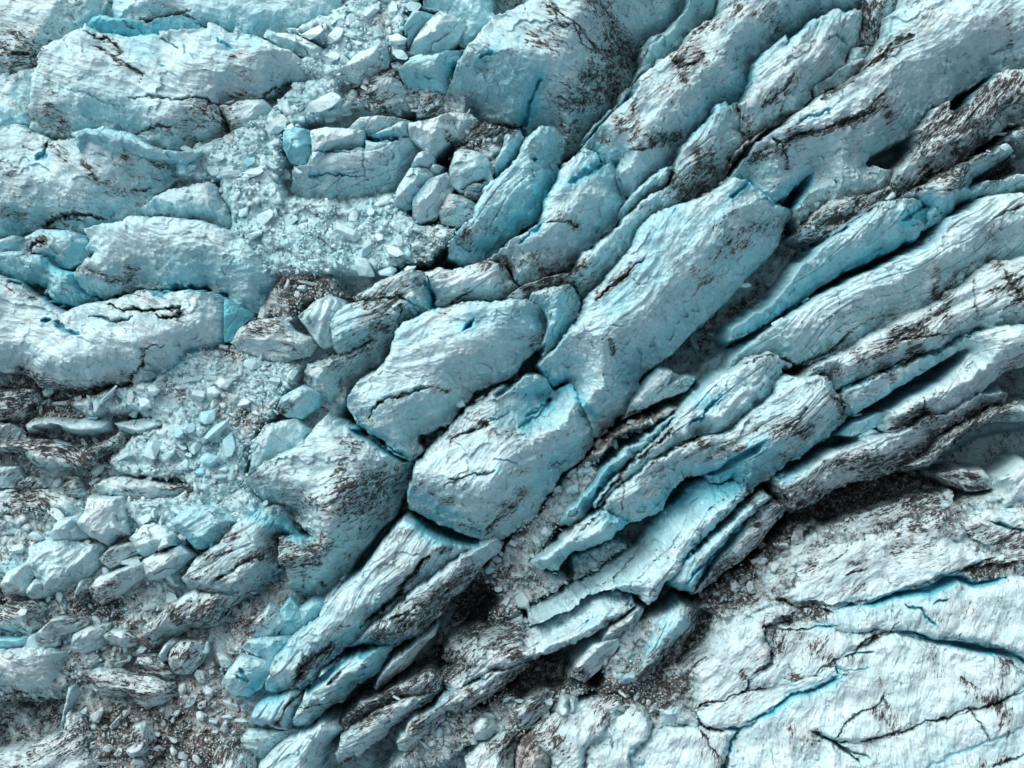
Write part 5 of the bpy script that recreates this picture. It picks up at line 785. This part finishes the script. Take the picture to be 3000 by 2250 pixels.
def surface(px, py, b, seed):
    """height of an ice body at photograph pixels; also t = how deep inside the outline (0 at the edge, 1 on top)"""
    poly = b['poly']; n = len(poly)
    wn, ws = b.get('wn', 1.2)/S, b.get('ws', 3)/S
    en, es = b.get('en', .8), b.get('es', .5)
    rough = b.get('rough', .5)
    size = np.sqrt(np.ptp(poly[:, 0])*np.ptp(poly[:, 1]))
    blk = b['name'] == 'ice_block'
    amp = float(np.clip(size*.03, 2.5, 8))*(.55 if blk else 1)
    wx, wy = warp(px, py, amp, seed)
    # chipped edges
    f1, f2, cid, tx, ty = cells(px/26+seed, py/26)
    chip = np.where(cid > .55, (cid-.55)*14, 0)*min(1, size/150)
    ins = inside(wx, wy, poly); jg = jag(px, py, seed)
    area = np.sum(poly[:, 0]*np.roll(poly[:, 1], -1)-np.roll(poly[:, 0], -1)*poly[:, 1])
    sg = 1 if area > 0 else -1
    nrm = []
    for i in range(n):
        a, c = poly[i], poly[(i+1) % n]; e = c-a
        nn = np.array([e[1], -e[0]])*sg; nrm.append(nn)
    nrm = np.array(nrm)
    sm = nrm+.6*np.roll(nrm, 1, 0)+.6*np.roll(nrm, -1, 0)
    sm /= np.linalg.norm(sm, axis=1)[:, None]+1e-9
    f = np.full(px.shape, 9.0); dout = np.full(px.shape, 1e9); fe = np.zeros(px.shape); acc = np.zeros(px.shape)
    KS = 70.0 if blk else 45.0
    if not blk and b['H'] > 5: en = min(.97, en+.12); wn *= .8; es = .34+.56*es
    if blk: wn = min(wn, size*.16); ws = min(ws, size*.5); en = min(.9, en+.08); es = max(es, .6)
    for i in range(n):
        d, _ = seg_dist(wx, wy, poly[i], poly[(i+1) % n])
        k = sm[i]@SE; k = k*.5+.5; k = k*k*(3-2*k)
        w = wn*(1-k)+ws*k; e = en*(1-k)+es*k
        t = np.clip((d-chip*ins-jg)/w, 0, 1)
        fi = e+(1-e)*(t if blk else 1-(1-t)**1.35)
        acc += np.exp(-KS*fi)
        c = d < dout
        fe = np.where(c, e, fe); dout = np.where(c, d, dout)
    f = -np.log(acc)/KS
    f = np.clip(f+.04, 0, 1.02)
    dm = np.where(ins, 0, dout)*S
    H = b['H']; BS_ = b.get('base', -17.0 if b['name'] in ('serac', 'ice_fin', 'ice_wall') else -6.0); z = BS_+(H-BS_)*np.where(ins, f, np.minimum(fe, f))-dm*20.0
    u, v, st = st_coords(px, py, z, b.get('ang', 38))
    body = np.where(ins, sstep(0, 14, dout), 0)
    z = z+1.15*fbm(px/150, py/150, 3, seed)*(.3+.7*body)*min(1, size/200)
    z = z+rough*(.42 if H >= 10 else .6 if b.get('ang', 38) > 24 and b['name'] != 'ice_slab' else .3)*ridged(u/17+.3*gnoise(v*.6, u*.2, 3), v/2.6, 3, seed+3)*(.35+.65*body)*min(1, size/180)
    g = gnoise(px/90, py/90, seed+8)
    z = z+rough*(.08 if b['name'] == 'ice_slab' else .14)*ridged(px/44, py/44, 3, seed+5, .6)*(.5+.5*sstep(-.3, .5, g))
    z = z+rough*.55*((tx*(_hash(np.floor(cid*997), np.floor(cid*31), 1)-.5)+ty*(_hash(np.floor(cid*991), np.floor(cid*37), 2)-.5)))
    if True:
        q1, q2, qc, qx_, qy_ = cells((u/S)/(min(size*.38, 110)*1.6)+.25*fbm(px/40, py/40, 2, 9), (v/S)/(min(size*.38, 110)*.8)+.25*fbm(px/40, py/40, 2, 19), seed)
        z = z+body*min(size*.38, 110)*S*(.7 if blk else .1 if b['name'] == 'ice_slab' else .24)*(qx_*(_hash(np.floor(qc*997), np.floor(qc*31), 4)-.5)+qy_*(_hash(np.floor(qc*991), np.floor(qc*37), 6)-.5))
    z = z+.07*ridged(u/1.3, v/.5, 3, seed+6)
    if b.get('flute'): z = z+b['flute']*np.sin(v*4.5+1.5*gnoise(u, v, 2))*body
    if b.get('ang', 38) > 20 and H > 5 and not blk:      # long joints along the ridge
        jn = np.abs(gnoise(u/26+.4*gnoise(u/9, v/3, 5), v/2.3, seed+31)); jk = .22 if H >= 10 else .75; z = z-jk*.55*sstep(.06, 0, jn)*body
        jn = np.abs(gnoise(u/14, v/1.1, seed+37)); z = z-jk*.16*sstep(.1, 0, jn)*body
    # terraces along the strata
    s = v*.55+z*.25+.5*gnoise(u/5, v/5, 12); fr = s-np.floor(s)
    z = z+.1*(sstep(.0, .85, fr)-sstep(.85, 1.0, fr)-.4)*body*sstep(-.2, .3, gnoise(px/120, py/120, seed+21))
    return z, st, ins, dout, f

OBJ = {}
def extend(poly):
    n = len(poly); area = np.sum(poly[:, 0]*np.roll(poly[:, 1], -1)-np.roll(poly[:, 0], -1)*poly[:, 1])
    e = np.roll(poly, -1, 0)-np.roll(poly, 1, 0); nn = np.stack([e[:, 1], -e[:, 0]], 1)*(1 if area > 0 else -1)
    nn /= np.linalg.norm(nn, axis=1)[:, None]+1e-9
    poly = poly+nn*4.0      # neighbours that touch in the photograph overlap slightly
    p = poly.copy()
    p[:, 0] += np.where(poly[:, 0] > 3008, 320, 0)-np.where(poly[:, 0] < -20, 320, 0)
    p[:, 1] += np.where(poly[:, 1] > 2268, 320, 0)-np.where(poly[:, 1] < -20, 320, 0)
    return p
def add_body(b, seed):
    poly = b['poly']
    H = b['H']; zr = H*.7
    marg = 30; poly = b['poly'] = extend(poly)
    x0, y0 = poly.min(0)-marg; x1, y1 = poly.max(0)+marg
    x0 = max(x0, -180); y0 = max(y0, -180); x1 = min(x1, 3180); y1 = min(y1, 2430)
    nx = int((x1-x0)/STEP/6)*6+7; ny = int((y1-y0)/STEP/6)*6+7
    px, py = np.meshgrid(x0+STEP*np.arange(nx), y0+STEP*np.arange(ny))
    cm = poly_sd(px[::6, ::6], py[::6, ::6], poly) > -marg-14
    m = np.kron(cm, np.ones((6, 6), bool))[:ny, :nx]
    qx, qy = px[m], py[m]
    zq, stq, ins, dout, f = surface(qx, qy, b, seed)
    dk = b.get('dirt', .1); dirt = np.full(qx.shape, float(dk+(.07 if dk > .15 else .02))); blue = np.full(qx.shape, float(b.get('blue', 0)))
    # dirt gathers in patches
    dirt = dirt*(.55+.9*sstep(-.5, .6, fbm(qx/110, qy/110, 3, seed+2)))
    dz = np.zeros(qx.shape)
    strokes(qx, qy, dirt, blue, dz)
    zq = zq+dz
    z = np.full(px.shape, BASE-8.0); z[m] = zq
    edge = sstep(1.3, 3.0, steep_of(z, STEP*S)[m])
    blue = blue+.14*edge                       # steep faces are freshly broken, clean ice
    def full(v, d=0.0):
        a = np.full(px.shape, d); a[m] = v; return a
    stg = np.zeros(px.shape+(3,)); stg[m] = stq
    keep = m & (z > BASE)
    brown = np.full(px.shape, float(b.get('brown', .15)))
    me, co = grid_mesh(b['name'], px, py, z, keep, dict(dirt=full(np.clip(dirt, -.3, 1.0)), blue=full(np.clip(blue, 0, 1)), brown=brown, st=stg), zr, ICE)
    o = bpy.data.objects.new(b['name'], me)
    c = poly.mean(0); ox, oy = to_world(c[0], c[1], zr)
    me.transform(__import__('mathutils').Matrix.Translation((-ox, -oy, 0)))
    o.location = (ox, oy, 0)
    COL.objects.link(o)
    OBJ[b['label']] = o
    if b.get('part_of'):
        par = OBJ[b['part_of']]; o.parent = par
        o.location = (ox-par.location.x, oy-par.location.y, 0)
        if b['label'] and b.get('keep_label'): o['label'] = b['label']
    else:
        o['label'] = b['label']; o['category'] = b['cat']
    if b.get('group'): o['group'] = b['group']
    splat(px, py, np.where(keep, z, -20))
    return o

# ------------------------------------------------------------------ ground: the crushed ice, silt and crevasse floors between the bodies
def ground():
    stp = 4.0
    px, py = np.meshgrid(np.arange(-210, 3211, stp), np.arange(-210, 2461, stp))
    lvl = np.full(px.shape, -16.0); dirt = np.full(px.shape, .5); brown = np.full(px.shape, .2); rub = np.full(px.shape, .6)
    wx, wy = warp(px, py, 10, 3)
    for zz in ZONES:
        m = near(wx, wy, zz['poly'], 60)
        if not m.any(): continue
        sd = poly_sd(wx[m], wy[m], zz['poly']); f = zz['feather']; k = sstep(-f, f, sd)
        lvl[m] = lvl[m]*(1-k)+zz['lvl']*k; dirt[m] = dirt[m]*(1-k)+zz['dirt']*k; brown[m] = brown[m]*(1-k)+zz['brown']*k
        rub[m] = rub[m]*(1-k)+k*(0.15 if zz['chunks'] == 0 and zz['brown'] == 1.0 else 1.0)
    z = lvl+.8*fbm(px/120, py/120, 3, 90)
    for sc_, am in ((46, .95), (24, .6), (12, .28)):
        f1, f2, cid, tx, ty = cells(px/sc_, py/sc_, 3)
        z = z+rub*am*(cid*1.1+(tx*(cid-.5)+ty*(.5-cid))*1.9-.3*sstep(.1, 0, f2-f1))
    z = z+.12*fbm(px/8, py/8, 2, 91)
    blue = np.clip(.26-dirt*.4, 0, .25); dz = np.zeros(px.shape)
    dirt = dirt*(.6+.8*sstep(-.6, .6, fbm(px/60, py/60, 3, 95)))
    strokes(px, py, dirt, blue, dz)
    z = z+np.where(lvl > 0, dz, dz*.2)
    u, v, st = st_coords(px, py, z, 35)
    st = np.stack([u*2.6, v, z], -1)
    # skirt falls away beyond the frame on all sides to a wide rough apron
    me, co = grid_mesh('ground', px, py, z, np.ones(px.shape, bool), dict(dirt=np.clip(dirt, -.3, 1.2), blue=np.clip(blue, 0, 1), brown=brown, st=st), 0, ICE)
    o = bpy.data.objects.new('ground', me); COL.objects.link(o); o['kind'] = 'structure'
    splat(px, py, z)
    ax, ay = np.meshgrid(np.linspace(-14000, 17000, 300), np.linspace(-14000, 17000, 300))
    r = np.maximum(np.maximum(-210-ax, ax-3210), np.maximum(-210-ay, ay-2460))
    az = np.where(r < 0, -24.0, -9.0)+np.clip(r, 0, 400)/400*6+np.where(r > 0, 2.5*fbm(ax/500, ay/500, 3, 4), 0)
    me, co = grid_mesh('glacier', ax, ay, az, np.ones(ax.shape, bool), dict(dirt=np.full(ax.shape, .3), blue=np.full(ax.shape, .1), brown=np.zeros(ax.shape), st=np.stack([ax*S, -ay*S, az], -1)), 0, ICE)
    o = bpy.data.objects.new('glacier', me); COL.objects.link(o); o['kind'] = 'structure'
ground()
for i, b in enumerate(BODIES): add_body(b, 100+i*13)

# ------------------------------------------------------------------ loose blocks
import bmesh
def chunk_mesh(seed, n=16, sub=True):
    r = random.Random(seed); bm = bmesh.new()
    sx, sy, sz = 1, r.uniform(.75, 1), r.uniform(.7, .95)
    for _ in range(n):
        v = Vector((r.gauss(0, 1), r.gauss(0, 1), r.gauss(0, 1))).normalized()
        v *= r.uniform(.85, 1.1)
        bm.verts.new((v.x*sx, v.y*sy, v.z*sz))
    res = bmesh.ops.convex_hull(bm, input=bm.verts)
    bmesh.ops.delete(bm, geom=[g for g in res['geom_interior'] if isinstance(g, bmesh.types.BMVert)], context='VERTS')
    bmesh.ops.dissolve_limit(bm, angle_limit=math.radians(18), verts=bm.verts, edges=bm.edges)
    if sub:
        bmesh.ops.bevel(bm, geom=bm.edges[:], offset=.035, segments=1, affect='EDGES', profile=.5)
        bmesh.ops.triangulate(bm, faces=bm.faces[:])
        bmesh.ops.subdivide_edges(bm, edges=bm.edges[:], cuts=2, use_grid_fill=True)
        for v in bm.verts:
            p = np.array([v.co.x*1.9+seed, v.co.y*1.9+v.co.z*1.7])
            k = float(fbm(p[:1], p[1:], 3, seed))
            v.co *= 1+.035*k
    else:
        bmesh.ops.triangulate(bm, faces=bm.faces[:])
    return bm
PROTO = []
for k in range(16):
    bm = chunk_mesh(50+k, 9+k % 5); me = bpy.data.meshes.new('ice_block'); bm.to_mesh(me); bm.free()
    me.materials.append(LOOSE_ICE); PROTO.append(me)
def loose(px, py, a, bb, ang, hgt, blue, dirt, label, group, brown=.2, z=None):
    zc = height_at(px, py, min(a, bb)*.5) if z is None else z
    hz = hgt*.5
    x, y = to_world(px, py, zc+hz*.6)
    o = bpy.data.objects.new('ice_block', PROTO[rng.randrange(len(PROTO))])
    o.location = (x, y, zc+hz*.45)
    o.rotation_euler = (rng.uniform(-.25, .25), rng.uniform(-.25, .25), math.radians(ang)+rng.uniform(-.1, .1))
    o.scale = (a*S, bb*S, max(hz, .3*min(a, bb)*S))
    o.color = (blue, dirt, brown, 1)
    o['label'] = label; o['category'] = 'ice block'; o['group'] = group
    COL.objects.link(o)
    return o
NAMES = dict(A='upper left', B='upper middle', C='upper right', D='middle left', E='centre', F='middle right', G='lower left', H='lower middle', I='lower right')
count = 0
placed = []
hand = []
for q in LOOSE.replace('\n', '|').split('|'):
    t, u, v, a, b_, ang, hg, bl = q.split()
    p = P(t, u+','+v)[0]; hand.append((t, p, float(a)/2.212, float(b_)/2.212, float(ang), float(hg), float(bl)))
def zone_at(x, y):
    r = None
    for zz in ZONES:
        if zz['name'] and inside(np.array([x]), np.array([y]), zz['poly'])[0]: r = zz
    return r
LAND = [('white block with the dark streak', 440, 30), ('torn crest of the long whaleback', 560, 110), ('rounded block tailing the long whaleback', 720, 340), ('leaning pale plank', 870, 140),
 ('kite-shaped block', 1070, 185), ('black dirt-wrapped boulder', 1130, 270), ('beak-shaped blue serac', 1240, 210), ('leaf-shaped grey block', 1280, 100), ('narrow teal block', 1210, 70), ('blue-grey slab at the top edge', 1350, 50),
 ('turquoise cube-like block', 875, 430), ('cleft wall face', 1060, 490), ('split block with blue lower face', 1210, 555), ('fractured block with dark eye', 1380, 500), ('smooth wedge by the third ridge', 560, 600), ('snowy bowl centre', 1080, 660),
 ('upright blue serac', 1480, 590), ('swirled oval whaleback', 640, 720), ('dirty wedge right of the whaleback', 800, 990), ('white fluted wedge', 950, 940), ('speckled blunt serac', 1120, 920), ('lower lobe edge', 500, 1090),
 ('white fin at the left', 190, 1255), ('striped black ridge', 220, 1330), ('blue block with sooty tip', 870, 1180), ('cream slope', 820, 1310), ('veined boulder', 215, 1430), ('blue-edged flake', 410, 1400), ('cyan angular block', 600, 1550),
 ('square white block with grey spot', 300, 1540), ('big rounded pale boulder', 50, 1710), ('tilted speckled block', 490, 1650), ('smooth sooted oval block', 350, 1720), ('brown knob', 425, 1880), ('striped slab', 380, 2020), ('white boot-shaped block', 410, 2170),
 ('curved sooty block', 545, 1935), ('dirty-faced chunk', 775, 1825), ('broken lump with dark vein', 720, 1990), ('short black-seamed prow', 810, 2100), ('crowned serac', 840, 1500), ('lower central serac', 1420, 1400), ('cross crevasse', 1300, 1590),
 ('rubble gully head', 1640, 1420), ('black hollow', 1420, 1760), ('white swirled ridge', 1680, 1800), ('sinuous ridge', 1350, 2050), ('brown dome', 1570, 2210), ('leaning speckled block', 1570, 2080), ('wedge block pair', 1660, 2070), ('rounded grey boulder', 1420, 2140),
 ('slanting pillars', 1740, 1930), ('blue blade with sooty side', 1930, 1900), ('lens-shaped crevasse', 2650, 1140), ('wedged blue-grey block', 2530, 1250), ('dark hollow right of the central serac', 2150, 1000), ('long blue tongue', 2250, 900),
 ('black trough', 2600, 1410), ('wrinkled bulge', 2830, 1410), ('grey sloping slab', 2400, 1600), ('tilted grey slab', 2150, 1880), ('forked white ridge', 2850, 520), ('black slot by the lower right sheet', 2050, 1870), ('upper central serac', 1900, 900), ('short blue-ended ridge', 1680, 1580)]
def size_word(a, b_):
    m = math.sqrt(a*b_)
    return 'tiny' if m < 9 else 'small' if m < 13 else 'medium-sized' if m < 18 else 'large' if m < 28 else 'very large'
def block_label(t, p, a, b_, bl, zz):
    shape = 'sliver' if max(a, b_) > 2.2*min(a, b_) else 'slab' if max(a, b_) > 1.5*min(a, b_) else 'lump' if min(a, b_) > .92*max(a, b_) else 'block'
    tone = 'turquoise' if bl >= .35 else 'pale blue' if bl >= .12 else 'white' if (not zz or zz['dirt'] < .35) else 'grimy white'
    n, lx, ly = min(LAND, key=lambda q: (q[1]-p[0])**2+(q[2]-p[1])**2)
    dx, dy = p[0]-lx, p[1]-ly; ad = math.degrees(math.atan2(-dy, dx)) % 360
    d = ['right of', 'above right of', 'above', 'above left of', 'left of', 'below left of', 'below', 'below right of'][int((ad+22.5)//45) % 8]
    return f"{size_word(a, b_)} {tone} {shape} {d} the {n}", math.hypot(dx, dy)
LABELLED = []
def register(o, lab): LABELLED.append((lab[0], lab[1], o))
for t, p, a, b_, ang, hg, bl in hand:
    zz = zone_at(*p); d = (zz['dirt'] if zz else .2)*.75
    register(loose(p[0], p[1], a, b_, ang, hg, min(1, bl*1.3), d, '', 'loose ice blocks', brown=.3), block_label(t, p, a, b_, bl, zz))
    placed.append((p[0], p[1], math.sqrt(a*b_))); count += 1
# scattered pieces: the largest become things of their own, the rest one mass
pieces = []
CELL = {}
def put(x, y, r): CELL.setdefault((int(x//45), int(y//45)), []).append((x, y, r))
for q in placed: put(*q)
def crowded(x, y, r):
    cx, cy = int(x//45), int(y//45)
    for i in (-1, 0, 1):
        for j in (-1, 0, 1):
            for a, b_, c in CELL.get((cx+i, cy+j), ()):
                if (x-a)**2+(y-b_)**2 < (.72*(r+c))**2: return True
    return False
for zi, zz in enumerate(ZONES):
    if not zz['chunks']: continue
    x0, y0 = zz['poly'].min(0); x1, y1 = zz['poly'].max(0); n = 0
    want = int(zz['chunks']*(3.4-2.4*zz['dirt']))
    rs = np.random.RandomState(900+zi)
    cx = rs.uniform(max(x0, -40), min(x1, 3040), want*12); cy = rs.uniform(max(y0, -40), min(y1, 2290), want*12)
    ok = inside(cx, cy, zz['poly']); cx = cx[ok]; cy = cy[ok]
    for x, y in zip(cx.tolist(), cy.tolist()):
        if n >= want: break
        if height_at(x, y, 6) > zz['lvl']+2.2: continue
        s = 3.4+(zz['size'][1]-3.4)*rng.random()**(2.2+1.6*zz['dirt'])
        if crowded(x, y, s): continue
        put(x, y, s); n += 1
        pieces.append((s, x, y, zz))
pieces.sort(key=lambda q: -q[0])
n_ind = max(0, 298-count)
for s, x, y, zz in pieces[:n_ind]:
    bl = rng.choice([0, .05, .1, .2]) ; a = s*rng.uniform(.95, 1.3); b_ = s*rng.uniform(.7, .95)
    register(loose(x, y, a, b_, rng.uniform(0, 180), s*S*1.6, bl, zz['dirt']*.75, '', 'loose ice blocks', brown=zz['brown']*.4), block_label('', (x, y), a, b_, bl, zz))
ORD = ['nearest one', 'second nearest', 'third nearest', 'fourth nearest', 'fifth nearest', 'sixth nearest', 'seventh nearest', 'eighth nearest']
by = {}
for lab, dist, o in LABELLED: by.setdefault(lab, []).append((dist, o.name, o))
for lab, l in by.items():
    l.sort(key=lambda q: q[:2])
    for i, q in enumerate(l): q[2]['label'] = lab if len(l) == 1 else lab+', '+(ORD[i] if i < 8 else 'farthest one')
def rubble():
    cos_, fs, db, dd, dbr = [], [], [], [], []; off = 0
    base = []
    for k in range(10):
        bm = chunk_mesh(300+k, 9, sub=False); bm.verts.ensure_lookup_table()
        vs_ = np.array([v.co[:] for v in bm.verts]); fc = np.array([[v.index for v in f.verts] for f in bm.faces]); base.append((vs_, fc)); bm.free()
    for s, x, y, zz in pieces[n_ind:]:
        vs_, fc = base[rng.randrange(10)]; a = rng.uniform(0, 6.28); c, si = math.cos(a), math.sin(a)
        sc3 = np.array([s*S*rng.uniform(.9, 1.35), s*S*rng.uniform(.7, 1), s*S*rng.uniform(.6, .95)])
        p = vs_*sc3; p = np.stack([p[:, 0]*c-p[:, 1]*si, p[:, 0]*si+p[:, 1]*c, p[:, 2]], 1)
        zc = height_at(x, y, s*.5); wx_, wy_ = to_world(x, y, zc)
        p += np.array([wx_, wy_, zc+s*S*.25]); cos_.append(p); fs.append(fc+off); off += len(p)
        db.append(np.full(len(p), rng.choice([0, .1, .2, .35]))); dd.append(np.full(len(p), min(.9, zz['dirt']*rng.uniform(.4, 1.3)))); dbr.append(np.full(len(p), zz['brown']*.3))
    co = np.concatenate(cos_).astype(np.float32); f = np.concatenate(fs).astype(np.int32)
    me = bpy.data.meshes.new('ice_rubble'); me.vertices.add(len(co)); me.vertices.foreach_set('co', co.ravel())
    me.loops.add(f.size); me.loops.foreach_set('vertex_index', f.ravel()); me.polygons.add(len(f))
    me.polygons.foreach_set('loop_start', np.arange(0, f.size, 3, dtype=np.int32)); me.polygons.foreach_set('loop_total', np.full(len(f), 3, np.int32))
    for k, v in (('blue', db), ('dirt', dd), ('brown', dbr)):
        at = me.attributes.new(k, 'FLOAT', 'POINT'); at.data.foreach_set('value', np.concatenate(v).astype(np.float32))
    at = me.attributes.new('st', 'FLOAT_VECTOR', 'POINT'); at.data.foreach_set('vector', co.ravel())
    me.update(); me.materials.append(ICE)
    o = bpy.data.objects.new('ice_rubble', me); COL.objects.link(o); o['kind'] = 'stuff'
    o['label'] = 'fine crushed ice rubble filling the hollows between the ridges'; o['category'] = 'ice rubble'
rubble()
print('bodies', len(BODIES), 'hand', count, 'pieces', len(pieces))
